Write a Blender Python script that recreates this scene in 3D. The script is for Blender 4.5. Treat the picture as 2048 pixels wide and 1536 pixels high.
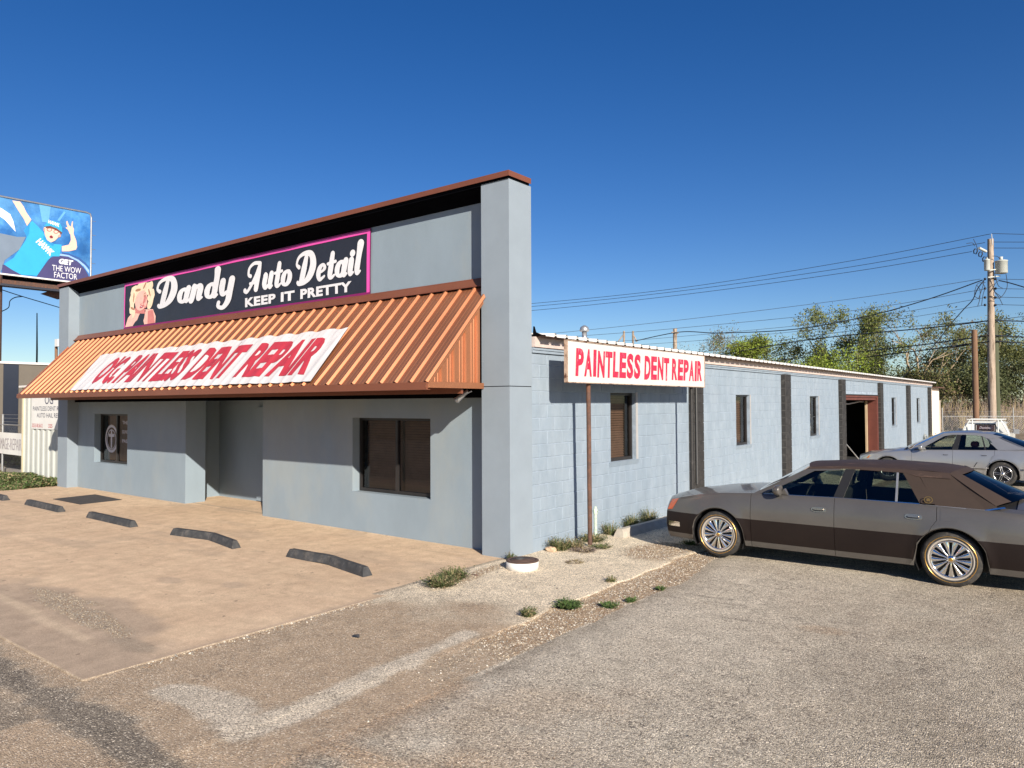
import bpy, bmesh, math, random
import numpy as np
from mathutils import Vector, noise as mnoise

for o in list(bpy.data.objects):
    bpy.data.objects.remove(o)
scene = bpy.context.scene
COL = scene.collection
R = math.radians

# ------------------------------------------------------------------ camera, sky, sun, exposure
FPX, CX, CY, CAMH = 1465.0, 1024.0, 768.0, 2.25
YAW, PITCH, ROLL = 0.6629, 0.0269, -0.0046
fwd = Vector((-math.sin(YAW) * math.cos(PITCH), math.cos(YAW) * math.cos(PITCH), math.sin(PITCH)))
rgt0 = Vector((math.cos(YAW), math.sin(YAW), 0))
up0 = rgt0.cross(fwd)
rgt = math.cos(ROLL) * rgt0 + math.sin(ROLL) * up0
upv = -math.sin(ROLL) * rgt0 + math.cos(ROLL) * up0
cam_data = bpy.data.cameras.new('camera')
cam_data.sensor_width = 36.0
cam_data.lens = FPX / 2048 * 36.0
cam_data.clip_start = 0.05
cam_data.clip_end = 6000
cam = bpy.data.objects.new('camera', cam_data)
COL.objects.link(cam)
from mathutils import Matrix
cam.matrix_world = Matrix(((rgt.x, upv.x, -fwd.x, 0), (rgt.y, upv.y, -fwd.y, 0), (rgt.z, upv.z, -fwd.z, CAMH), (0, 0, 0, 1)))
scene.camera = cam

SUN_TRAVEL = Vector((-1.0, 0.63, -0.55)).normalized()
world = bpy.data.worlds.new('World')
scene.world = world
world.use_nodes = True
wn, wl = world.node_tree.nodes, world.node_tree.links
bg = wn['Background']
sky = wn.new('ShaderNodeTexSky')
sky.sky_type = 'NISHITA'
sky.sun_disc = False
sky.sun_elevation = math.asin(-SUN_TRAVEL.z)
sky.sun_rotation = math.atan2(-SUN_TRAVEL.x, -SUN_TRAVEL.y)
sky.altitude = 600
sky.air_density = 0.9
sky.dust_density = 0.5
sky.ozone_density = 2.2
hs = wn.new('ShaderNodeHueSaturation'); hs.inputs['Hue'].default_value = 0.513; hs.inputs['Saturation'].default_value = 1.36
wl.new(sky.outputs[0], hs.inputs['Color']); wl.new(hs.outputs[0], bg.inputs[0])
bg.inputs[1].default_value = 0.070
sun_d = bpy.data.lights.new('sun', 'SUN')
sun_d.energy = 4.9
sun_d.angle = R(0.5)
sun_d.color = (1.0, 0.90, 0.765)
sun = bpy.data.objects.new('sun', sun_d)
COL.objects.link(sun)
sun.rotation_euler = SUN_TRAVEL.to_track_quat('-Z', 'Y').to_euler()
sun.location = (20, -12, 15)
scene.view_settings.view_transform = 'Standard'
scene.view_settings.look = 'None'
scene.view_settings.gamma = 1
scene.view_settings.use_curve_mapping = False
scene.view_settings.exposure = 0.62
scene.render.engine = 'CYCLES'
scene.cycles.use_denoising = True
scene.cycles.max_bounces = 8
scene.cycles.transparent_max_bounces = 16
scene.cycles.caustics_reflective = False
scene.cycles.caustics_refractive = False

def at(px, py, depth):
    """a place in the world, depth metres along the view direction"""
    return Vector((0, 0, CAMH)) + depth * (fwd + (px - CX) / FPX * rgt - (py - CY) / FPX * upv)

# ------------------------------------------------------------------ node helpers and materials
def mat(name, col, rough=0.6, metal=0.0, var=0.12, vscale=2.0, col2=None, c2scale=1.2, c2lo=0.5, c2hi=0.62,
        bump=0.0, bscale=80.0, spec=0.5, coat=0.0, stretch=(1, 1, 1), emit=None):
    m = bpy.data.materials.new(name)
    m.use_nodes = True
    nt = m.node_tree; N = nt.nodes; L = nt.links
    b = N['Principled BSDF']
    b.inputs['Roughness'].default_value = rough
    b.inputs['Metallic'].default_value = metal
    b.inputs['Specular IOR Level'].default_value = spec
    b.inputs['Coat Weight'].default_value = coat
    b.inputs['Coat Roughness'].default_value = 0.06
    geo = N.new('ShaderNodeNewGeometry')
    mp = N.new('ShaderNodeVectorMath'); mp.operation = 'MULTIPLY'
    mp.inputs[1].default_value = stretch
    L.new(geo.outputs['Position'], mp.inputs[0])
    nz = N.new('ShaderNodeTexNoise'); nz.inputs['Scale'].default_value = vscale; nz.inputs['Detail'].default_value = 7
    nz.inputs['Roughness'].default_value = 0.62
    L.new(mp.outputs[0], nz.inputs['Vector'])
    mr = N.new('ShaderNodeMapRange'); mr.inputs[1].default_value = 0.3; mr.inputs[2].default_value = 0.7
    mr.inputs[3].default_value = 1 - var; mr.inputs[4].default_value = 1 + var
    L.new(nz.outputs[0], mr.inputs[0])
    base = None
    if col2:
        n2 = N.new('ShaderNodeTexNoise'); n2.inputs['Scale'].default_value = c2scale; n2.inputs['Detail'].default_value = 8
        n2.inputs['Roughness'].default_value = 0.7
        L.new(mp.outputs[0], n2.inputs['Vector'])
        m2 = N.new('ShaderNodeMapRange'); m2.inputs[1].default_value = c2lo; m2.inputs[2].default_value = c2hi
        L.new(n2.outputs[0], m2.inputs[0])
        mx = N.new('ShaderNodeMix'); mx.data_type = 'RGBA'
        mx.inputs[6].default_value = (*col, 1); mx.inputs[7].default_value = (*col2, 1)
        L.new(m2.outputs[0], mx.inputs[0])
        base = mx.outputs[2]
    vm = N.new('ShaderNodeVectorMath'); vm.operation = 'SCALE'
    if base: L.new(base, vm.inputs[0])
    else: vm.inputs[0].default_value = col
    L.new(mr.outputs[0], vm.inputs[3])
    L.new(vm.outputs[0], b.inputs['Base Color'])
    if bump:
        n3 = N.new('ShaderNodeTexNoise'); n3.inputs['Scale'].default_value = bscale; n3.inputs['Detail'].default_value = 4
        L.new(mp.outputs[0], n3.inputs['Vector'])
        bp = N.new('ShaderNodeBump'); bp.inputs['Strength'].default_value = bump; bp.inputs['Distance'].default_value = 0.01
        L.new(n3.outputs[0], bp.inputs['Height'])
        L.new(bp.outputs[0], b.inputs['Normal'])
    return m

def glass(name, tint=(0.5, 0.5, 0.5), rough=0.0, refl=0.9):
    m = bpy.data.materials.new(name)
    m.use_nodes = True
    nt = m.node_tree; N = nt.nodes; L = nt.links
    for n in list(N):
        if n.type != 'OUTPUT_MATERIAL': N.remove(n)
    out = [n for n in N if n.type == 'OUTPUT_MATERIAL'][0]
    tr = N.new('ShaderNodeBsdfTransparent'); tr.inputs[0].default_value = (*tint, 1)
    gl = N.new('ShaderNodeBsdfGlossy'); gl.inputs['Roughness'].default_value = rough; gl.inputs[0].default_value = (refl, refl, refl, 1)
    fr = N.new('ShaderNodeFresnel'); fr.inputs[0].default_value = 1.55
    mx = N.new('ShaderNodeMixShader')
    L.new(fr.outputs[0], mx.inputs[0]); L.new(tr.outputs[0], mx.inputs[1]); L.new(gl.outputs[0], mx.inputs[2])
    L.new(mx.outputs[0], out.inputs[0])
    return m

# ------------------------------------------------------------------ mesh builder
class MB:
    def __init__(self):
        self.v = []; self.f = []; self.mi = []; self.sm = []
    def add(self, vs, fs, mi=0, sm=False):
        o = len(self.v)
        self.v.extend([tuple(p) for p in vs])
        for f in fs:
            self.f.append(tuple(i + o for i in f)); self.mi.append(mi); self.sm.append(sm)
        return self
    def box(self, x0, x1, y0, y1, z0, z1, mi=0):
        v = [(x, y, z) for x in (x0, x1) for y in (y0, y1) for z in (z0, z1)]
        f = [(0, 1, 3, 2), (4, 6, 7, 5), (0, 4, 5, 1), (2, 3, 7, 6), (0, 2, 6, 4), (1, 5, 7, 3)]
        return self.add(v, f, mi)
    def quad(self, a, b, c, d, mi=0):
        return self.add([a, b, c, d], [(0, 1, 2, 3)], mi)
    def grid(self, rows, mi=0, sm=True, close=False, skip=None):
        n, m = len(rows), len(rows[0])
        vs = [p for r in rows for p in r]; fs = []
        for i in range(n - 1):
            for j in range(m - 1 + (1 if close else 0)):
                fs.append((i * m + j, i * m + (j + 1) % m, (i + 1) * m + (j + 1) % m, (i + 1) * m + j))
        return self.add(vs, fs, mi, sm)
    def tube(self, pts, r, n=6, mi=0, cap=True, sm=True):
        pts = [Vector(p) for p in pts]
        rs = r if isinstance(r, (list, tuple)) else [r] * len(pts)
        rows = []; ref = None
        for i, p in enumerate(pts):
            t = (pts[min(i + 1, len(pts) - 1)] - pts[max(i - 1, 0)]).normalized()
            if ref is None:
                ref = Vector((0, 0, 1)) if abs(t.z) < 0.9 else Vector((1, 0, 0))
            a = t.cross(ref).normalized(); b = a.cross(t).normalized(); ref = b
            rows.append([p + rs[i] * (math.cos(2 * math.pi * k / n) * a + math.sin(2 * math.pi * k / n) * b) for k in range(n)])
        self.grid(rows, mi, sm, close=True)
        if cap:
            self.add(rows[0], [tuple(range(n))], mi); self.add(rows[-1], [tuple(reversed(range(n)))], mi)
        return self
    def lathe(self, prof, n=24, c=(0, 0, 0), axis='z', mi=0, sm=True):
        rows = []
        for r, h in prof:
            row = []
            for k in range(n):
                a = 2 * math.pi * k / n
                x, y = r * math.cos(a), r * math.sin(a)
                row.append({'z': (c[0] + x, c[1] + y, c[2] + h), 'y': (c[0] + x, c[1] + h, c[2] + y), 'x': (c[0] + h, c[1] + x, c[2] + y)}[axis])
            rows.append(row)
        return self.grid(rows, mi, sm, close=True)
    def prism(self, poly, fn, d0, d1, mi=0):
        """poly: 2D outline; fn(a, b, d) -> point; solid between depths d0 and d1"""
        n = len(poly)
        vs = [fn(a, b, d0) for a, b in poly] + [fn(a, b, d1) for a, b in poly]
        fs = [tuple(range(n)), tuple(reversed(range(n, 2 * n)))] + [(i, i + n, (i + 1) % n + n, (i + 1) % n) for i in range(n)]
        return self.add(vs, fs, mi)
    def mesh(self, name):
        me = bpy.data.meshes.new(name)
        me.from_pydata(self.v, [], self.f)
        me.polygons.foreach_set('material_index', self.mi)
        me.polygons.foreach_set('use_smooth', self.sm)
        me.update()
        return me
    def obj(self, name, mats, parent=None, weld=False, bevel=0, loc=None, label=None):
        me = self.mesh(name)
        for m in (mats if isinstance(mats, (list, tuple)) else [mats]): me.materials.append(m)
        if weld or bevel:
            bm = bmesh.new(); bm.from_mesh(me)
            bmesh.ops.remove_doubles(bm, verts=bm.verts, dist=1e-5)
            bmesh.ops.dissolve_degenerate(bm, dist=1e-6, edges=bm.edges)
            bmesh.ops.recalc_face_normals(bm, faces=bm.faces)
            if bevel:
                bmesh.ops.bevel(bm, geom=list(bm.edges), offset=bevel, segments=1, affect='EDGES', profile=0.5)
            bm.to_mesh(me); bm.free()
        return link(name, me, parent, loc, label)

def link(name, me, parent=None, loc=None, label=None):
    o = bpy.data.objects.new(name, me)
    COL.objects.link(o)
    if parent: o.parent = parent
    if loc is not None: o.location = loc
    if label: o['label'] = label
    return o
def thing(name, label, cat, loc=(0, 0, 0), group=None, rz=0):
    o = bpy.data.objects.new(name, None); COL.objects.link(o)
    o.empty_display_size = 0.2
    o.location = loc; o.rotation_euler = (0, 0, rz)
    return tag(o, label, cat, group)
def tag(o, label, cat, group=None, kind=None):
    if label: o['label'] = label
    if cat: o['category'] = cat
    if group: o['group'] = group
    if kind: o['kind'] = kind
    return o
def setting(o):
    o['kind'] = 'structure'; return o

# ------------------------------------------------------------------ numpy noise
def _h(ix, iy, s):
    n = (ix * 374761393 + iy * 668265263 + s * 1442695041) & 0xFFFFFFFF
    n = ((n ^ (n >> 13)) * 1274126177) & 0xFFFFFFFF
    return ((n ^ (n >> 16)) & 0xFFFFFF) / float(0xFFFFFF)
def vnoise(x, y, s=0):
    ix = np.floor(x).astype(np.int64); iy = np.floor(y).astype(np.int64)
    fx = x - ix; fy = y - iy
    fx = fx * fx * (3 - 2 * fx); fy = fy * fy * (3 - 2 * fy)
    a = _h(ix, iy, s); b = _h(ix + 1, iy, s); c = _h(ix, iy + 1, s); d = _h(ix + 1, iy + 1, s)
    return (a * (1 - fx) + b * fx) * (1 - fy) + (c * (1 - fx) + d * fx) * fy
def fbm(x, y, s=0, o=4):
    t = 0; w = 0; a = 1.0
    for k in range(o):
        t = t + a * vnoise(x * 2 ** k, y * 2 ** k, s + k * 17); w += a; a *= 0.55
    return t / w
def sstep(a, b, x):
    t = np.clip((x - a) / (b - a), 0, 1)
    return t * t * (3 - 2 * t)

# ------------------------------------------------------------------ flat lettering
def text_geo(s, x0, x1, y0, y1, bold=0.0, shear=0.0, sp=1.0, cut=None):
    """outline of a line of text as flat triangles filling the box x0..x1, y0..y1"""
    cu = bpy.data.curves.new('text', 'FONT')
    cu.body = s; cu.offset = bold; cu.shear = shear; cu.space_character = sp; cu.resolution_u = 3
    o = bpy.data.objects.new('text', cu); COL.objects.link(o)
    dg = bpy.context.evaluated_depsgraph_get()
    me = bpy.data.meshes.new_from_object(o.evaluated_get(dg))
    bpy.data.objects.remove(o); bpy.data.curves.remove(cu)
    bm = bmesh.new(); bm.from_mesh(me); bpy.data.meshes.remove(me)
    xs = [v.co.x for v in bm.verts]; ys = [v.co.y for v in bm.verts]
    ax, bx, ay, by = min(xs), max(xs), min(ys), max(ys)
    for v in bm.verts:
        v.co.x = x0 + (v.co.x - ax) / (bx - ax) * (x1 - x0)
        v.co.y = y0 + (v.co.y - ay) / (by - ay) * (y1 - y0)
        v.co.z = 0
    if cut:
        lo, hi = min(x0, x1), max(x0, x1)
        k = math.ceil(lo / cut)
        while k * cut < hi:
            bmesh.ops.bisect_plane(bm, geom=list(bm.verts) + list(bm.edges) + list(bm.faces), plane_co=(k * cut, 0, 0), plane_no=(1, 0, 0))
            k += 1
    vs = [(v.co.x, v.co.y) for v in bm.verts]
    bm.verts.index_update()
    fs = [tuple(v.index for v in f.verts) for f in bm.faces]
    bm.free()
    return vs, fs
def put_text(M, geo, fn, mi=0, d=0.0):
    vs, fs = geo
    M.add([fn(a, b, d) for a, b in vs], fs, mi)

def spline(pts, n=7):
    P = [pts[0]] + list(pts) + [pts[-1]]; out = []
    for i in range(1, len(P) - 2):
        p0, p1, p2, p3 = P[i - 1], P[i], P[i + 1], P[i + 2]
        for k in range(n):
            t = k / n
            out.append(tuple(0.5 * (2 * b + (c - a) * t + (2 * a - 5 * b + 4 * c - d) * t * t + (3 * b - a - 3 * c + d) * t ** 3)
                             for a, b, c, d in zip(p0, p1, p2, p3)))
    out.append(tuple(pts[-1]))
    return out
def ribbon(M, pts, fn, d, mi=0, ball0=0, ball1=0):
    """pts: (a, b, width) spline; flat brush stroke with rounded ends"""
    S = spline(pts)
    L_, R_ = [], []
    for i, (a, b, w) in enumerate(S):
        p = S[max(i - 1, 0)]; q = S[min(i + 1, len(S) - 1)]
        tx, ty = q[0] - p[0], q[1] - p[1]; l = math.hypot(tx, ty) or 1
        nx, ny = -ty / l, tx / l
        L_.append((a + nx * w / 2, b + ny * w / 2)); R_.append((a - nx * w / 2, b - ny * w / 2))
    vs = [fn(a, b, d) for a, b in L_] + [fn(a, b, d) for a, b in R_]
    n = len(S)
    M.add(vs, [(i, i + 1, n + i + 1, n + i) for i in range(n - 1)], mi)
    for (a, b, w), rr, e in ((S[0], ball0, 1), (S[-1], ball1, 2)):
        r = rr or w / 2
        c = [(a + r * math.cos(2 * math.pi * k / 12), b + r * math.sin(2 * math.pi * k / 12)) for k in range(12)]
        M.add([fn(x, y, d + e * 0.00012) for x, y in c], [tuple(range(12))], mi)

# ------------------------------------------------------------------ shared materials
M_STUCCO = mat('stucco_blue_grey', (0.232, 0.295, 0.350), 0.85, var=0.06, vscale=1.6, stretch=(1, 1, .5), bump=0.35, bscale=160, col2=(0.262, 0.308, 0.335), c2scale=0.35)
M_STUCCO2 = mat('stucco_pier_grey', (0.245, 0.295, 0.345), 0.85, var=0.05, vscale=2.0, bump=0.3, bscale=170)
M_BLOCK = mat('painted_block_pale_blue', (0.238, 0.298, 0.362), 0.75, var=0.08, vscale=5.0, bump=0.35, bscale=45, col2=(0.272, 0.330, 0.392), c2scale=3.0, c2lo=0.42, c2hi=0.66, stretch=(1, 1, .45))
M_MORTAR = mat('painted_mortar', (0.29, 0.355, 0.43), 0.85, var=0.25, vscale=6.0, bump=0.3)
M_BLKBLOCK = mat('painted_block_black', (0.028, 0.026, 0.025), 0.6, var=0.35, vscale=8.0, bump=0.3, bscale=50, col2=(0.07, 0.065, 0.06), c2lo=0.55, c2hi=0.75, c2scale=5)
M_BLKMORTAR = mat('pale_mortar_in_black', (0.11, 0.105, 0.10), 0.8, var=0.3, vscale=9)
M_BROWN = mat('brown_trim_metal', (0.20, 0.070, 0.038), 0.42, metal=0.1, var=0.10, vscale=1.5, spec=0.5)
M_COPPER = mat('copper_brown_panel', (0.64, 0.260, 0.125), 0.43, metal=0.78, coat=0.30, var=0.06, vscale=0.8, col2=(0.58, 0.235, 0.112), c2scale=0.9)
M_COPPER.node_tree.nodes['Principled BSDF'].inputs['Coat Roughness'].default_value = 0.40
M_BLACKTRIM = mat('black_cornice', (0.004, 0.0045, 0.006), 0.6, var=0.2, vscale=2, spec=0.0)
M_FRAME = mat('dark_window_frame', (0.035, 0.032, 0.032), 0.35, metal=0.3, var=0.2, vscale=4)
M_GLASS = glass('window_glass', (0.66, 0.66, 0.64))
M_BLIND = mat('brown_blind', (0.42, 0.25, 0.17), 0.55, var=0.15, vscale=6)
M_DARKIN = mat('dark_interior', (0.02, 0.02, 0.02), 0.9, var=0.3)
M_WHITEMETAL = mat('white_roof_metal', (0.75, 0.73, 0.70), 0.4, var=0.08, vscale=3, col2=(0.5, 0.42, 0.36), c2scale=3, c2lo=0.62, c2hi=0.75)
M_FASCIA = mat('pinkish_fascia', (0.55, 0.46, 0.42), 0.75, var=0.15, vscale=6, bump=0.3, col2=(0.42, 0.30, 0.25), c2lo=0.6, c2hi=0.68, c2scale=6)
M_WHITE = mat('white_paint', (0.72, 0.72, 0.70), 0.55, var=0.05, vscale=3)
M_BANNERW = mat('white_vinyl', (0.66, 0.635, 0.63), 0.5, var=0.05, vscale=4, bump=0.35, bscale=9)
M_BANNERR = mat('red_vinyl_print', (0.47, 0.040, 0.058), 0.5, var=0.12, vscale=2)
M_RUST = mat('rusty_steel', (0.10, 0.055, 0.04), 0.8, var=0.3, vscale=12, col2=(0.16, 0.07, 0.04), c2scale=9, bump=0.3)
M_REDSTEEL = mat('red_oxide_steel', (0.13, 0.038, 0.027), 0.6, var=0.2, vscale=3)
M_GALV = mat('galvanised_steel', (0.45, 0.46, 0.47), 0.4, metal=0.7, var=0.15, vscale=6)
M_BLACKRUB = mat('black_rubber', (0.045, 0.047, 0.05), 0.75, var=0.3, vscale=10, col2=(0.09, 0.085, 0.08), c2scale=6, bump=0.3)
# ------------------------------------------------------------------ ground surfaces
def ground_mat(name, kind):
    """surface colour from painted zone masks (layers 'za', 'zb') mixed with stone grain"""
    m = bpy.data.materials.new(name); m.use_nodes = True
    nt = m.node_tree; N = nt.nodes; L = nt.links
    b = N['Principled BSDF']; b.inputs['Roughness'].default_value = 0.92; b.inputs['Specular IOR Level'].default_value = 0.25
    geo = N.new('ShaderNodeNewGeometry')
    def tex(scale, detail=4, rough=0.6, st=(1, 1, 1)):
        n = N.new('ShaderNodeTexNoise'); n.inputs['Scale'].default_value = scale; n.inputs['Detail'].default_value = detail
        n.inputs['Roughness'].default_value = rough
        v = N.new('ShaderNodeVectorMath'); v.operation = 'MULTIPLY'; v.inputs[1].default_value = st
        L.new(geo.outputs['Position'], v.inputs[0]); L.new(v.outputs[0], n.inputs['Vector']); return n.outputs[0]
    def voro(scale, out='Distance'):
        n = N.new('ShaderNodeTexVoronoi'); n.inputs['Scale'].default_value = scale
        L.new(geo.outputs['Position'], n.inputs['Vector']); return n.outputs[out]
    def rng(src, a, b_, c=0, d=1):
        n = N.new('ShaderNodeMapRange'); n.inputs[1].default_value = a; n.inputs[2].default_value = b_
        n.inputs[3].default_value = c; n.inputs[4].default_value = d
        L.new(src, n.inputs[0]); return n.outputs[0]
    def mix(f, a, c):
        n = N.new('ShaderNodeMix'); n.data_type = 'RGBA'
        if isinstance(f, float): n.inputs[0].default_value = f
        else: L.new(f, n.inputs[0])
        for s, i in ((a, 6), (c, 7)):
            if isinstance(s, tuple): n.inputs[i].default_value = (*s, 1)
            else: L.new(s, n.inputs[i])
        return n.outputs[2]
    def mul(a, c):
        n = N.new('ShaderNodeMath'); n.operation = 'MULTIPLY'
        for s, i in ((a, 0), (c, 1)):
            if isinstance(s, float): n.inputs[i].default_value = s
            else: L.new(s, n.inputs[i])
        return n.outputs[0]
    def scale(c, f):
        n = N.new('ShaderNodeVectorMath'); n.operation = 'SCALE'; L.new(c, n.inputs[0]); L.new(f, n.inputs[3]); return n.outputs[0]
    za = N.new('ShaderNodeVertexColor'); za.layer_name = 'za'
    zb = N.new('ShaderNodeVertexColor'); zb.layer_name = 'zb'
    sa = N.new('ShaderNodeSeparateColor'); L.new(za.outputs[0], sa.inputs[0])
    sb = N.new('ShaderNodeSeparateColor'); L.new(zb.outputs[0], sb.inputs[0])
    # stone cells: per-cell grey
    vc = N.new('ShaderNodeTexVoronoi'); vc.inputs['Scale'].default_value = 100 if kind != 'apron' else 120
    L.new(geo.outputs['Position'], vc.inputs['Vector'])
    sv = N.new('ShaderNodeSeparateColor'); L.new(vc.outputs['Color'], sv.inputs[0])
    cell = sv.outputs[0]
    vc2 = N.new('ShaderNodeTexVoronoi'); vc2.inputs['Scale'].default_value = 27
    L.new(geo.outputs['Position'], vc2.inputs['Vector'])
    sv2 = N.new('ShaderNodeSeparateColor'); L.new(vc2.outputs['Color'], sv2.inputs[0])
    grain = rng(cell, 0.0, 1.0, 0.52, 1.48)
    spark = rng(sv.outputs[1], 0.86, 0.93)
    darkc = rng(sv.outputs[2], 0.84, 0.90)
    big = rng(sv2.outputs[0], 0.93, 0.95)
    fine = rng(tex(140, 3, 0.7), 0.3, 0.7, 0.8, 1.2)
    broad = rng(tex(0.55, 8, 0.62), 0.35, 0.68)
    broad2 = rng(tex(1.7, 8, 0.65, (1.0, 0.55, 1)), 0.38, 0.66)
    patchy = rng(tex(4.5, 6, 0.6), 0.35, 0.7, 0.88, 1.12)
    if kind == 'lot':
        c = mix(broad, (0.405, 0.342, 0.252), (0.500, 0.440, 0.340))
        c = mix(mul(broad2, 0.55), c, (0.372, 0.300, 0.221))
        c = mix(sa.outputs[1], c, (0.666, 0.593, 0.476))        # pale, dusty
        c = mix(sa.outputs[0], c, (0.527, 0.367, 0.228))        # tan dust
        c = mix(sa.outputs[2], c, (0.194, 0.168, 0.135))       # dark old asphalt
        c = mix(sb.outputs[0], c, (0.395, 0.277, 0.172))       # loose brown gravel
        c = mix(sb.outputs[2], c, (0.465, 0.352, 0.241))        # brown dusty paving
        c = mix(sb.outputs[1], c, (0.775, 0.660, 0.490))         # caliche
        ck = N.new('ShaderNodeMath'); ck.operation = 'ABSOLUTE'; sb_ = N.new('ShaderNodeMath'); sb_.operation = 'SUBTRACT'; L.new(tex(.38, 9, .66), sb_.inputs[0]); sb_.inputs[1].default_value = .5; L.new(sb_.outputs[0], ck.inputs[0])
        c = mix(mul(rng(ck.outputs[0], 0.0028, 0.001), rng(tex(.7, 2), .47, .55, 0, .8)), c, (0.12, 0.10, 0.08))
        c = mix(mul(spark, 0.6), c, (0.850, 0.750, 0.593))
        c = mix(mul(darkc, 0.55), c, (0.109, 0.090, 0.076))
        c = mix(mul(big, mul(sb.outputs[0], 0.85)), c, (0.850, 0.705, 0.497))
        gm = N.new('ShaderNodeMix'); gm.data_type = 'FLOAT'; L.new(mul(sb.outputs[2], 0.6), gm.inputs[0]); L.new(grain, gm.inputs[2]); gm.inputs[3].default_value = 1.0
        col = scale(scale(scale(c, gm.outputs[0]), fine), patchy)
        bs, bd = 0.75, 0.010
    elif kind == 'apron':
        c = mix(broad, (0.700, 0.525, 0.355), (0.610, 0.452, 0.300))
        c = mix(mul(broad2, 0.5), c, (0.537, 0.378, 0.254))
        c = mix(rng(tex(3.2, 9, 0.72, (0.35, 1.6, 1)), 0.55, 0.72, 0, 0.45), c, (0.439, 0.301, 0.194))
        c = mix(sa.outputs[0], c, (0.403, 0.313, 0.232))        # grey brown driven edge
        c = mix(sa.outputs[1], c, (0.732, 0.578, 0.400))          # pale dust
        c = mix(sb.outputs[0], c, (0.293, 0.230, 0.167))        # gravel lying on it, and the rim darkened against the sun
        c = mix(mul(rng(sv.outputs[1], 0.55, 0.6), mul(sb.outputs[0], 0.8)), c, (0.488, 0.401, 0.302))
        ck = N.new('ShaderNodeMath'); ck.operation = 'ABSOLUTE'; sb_ = N.new('ShaderNodeMath'); sb_.operation = 'SUBTRACT'; L.new(tex(.42, 9, .68), sb_.inputs[0]); sb_.inputs[1].default_value = .5; L.new(sb_.outputs[0], ck.inputs[0])
        c = mix(mul(rng(ck.outputs[0], 0.0022, 0.0008), rng(tex(.8, 2), .48, .56, 0, .55)), c, (0.20, 0.15, 0.11))
        c = mix(rng(tex(9, 7, .75, (.25, 1.3, 1)), .58, .70, 0, .38), c, (0.36, 0.27, 0.20))
        c = mix(rng(sv2.outputs[1], .9965, .998, 0, .6), c, (.16, .12, .09))
        g2 = rng(cell, 0, 1, 0.88, 1.12)
        col = scale(scale(scale(c, g2), rng(tex(60, 5, 0.8), 0.3, 0.7, 0.90, 1.10)), patchy)
        bs, bd = 0.35, 0.006
    else:
        c = mix(broad, (0.30, 0.23, 0.16), (0.22, 0.17, 0.12))
        c = mix(rng(tex(0.9, 8, 0.7), 0.52, 0.62), c, (0.13, 0.13, 0.055))
        c = mix(sb.outputs[0], c, (0.25, 0.18, 0.12))
        col = scale(scale(c, grain), fine)
        bs, bd = 0.8, 0.012
    L.new(col, b.inputs['Base Color'])
    hgt = N.new('ShaderNodeMath'); hgt.operation = 'MULTIPLY_ADD'
    L.new(vc.outputs['Distance'], hgt.inputs[0]); hgt.inputs[1].default_value = -1.0
    L.new(tex(30, 6, 0.7), hgt.inputs[2])
    bp = N.new('ShaderNodeBump'); bp.inputs['Strength'].default_value = bs; bp.inputs['Distance'].default_value = bd
    L.new(hgt.outputs[0], bp.inputs['Height']); L.new(bp.outputs[0], b.inputs['Normal'])
    return m

def blob(X, Y, cx, cy, rx, ry, rot=0, s=3, rough=0.5, sc=1.6):
    c, d = math.cos(rot), math.sin(rot)
    u = ((X - cx) * c + (Y - cy) * d) / rx; v = (-(X - cx) * d + (Y - cy) * c) / ry
    r = np.sqrt(u * u + v * v) + rough * (fbm(X * sc, Y * sc, s, 5) - 0.5) * 2
    return 1 - sstep(0.7, 1.05, r)
def band(X, Y, pts, w, s, rough=.12, sc=2.2):
    d = 1e9
    for (x0, y0, w0), (x1, y1, w1) in zip(pts[:-1], pts[1:]):
        dx, dy = x1 - x0, y1 - y0; t = np.clip(((X - x0) * dx + (Y - y0) * dy) / (dx * dx + dy * dy), 0, 1)
        d = np.minimum(d, np.hypot(X - x0 - t * dx, Y - y0 - t * dy) / ((w0 + (w1 - w0) * t) * w))
    d = d + (fbm(X * sc, Y * sc, s, 5) - .5) * 2 * rough * 6 + (fbm(X * 11, Y * 11, s + 3, 3) - .5) * .5
    return 1 - sstep(.65, 1.15, d)
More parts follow.
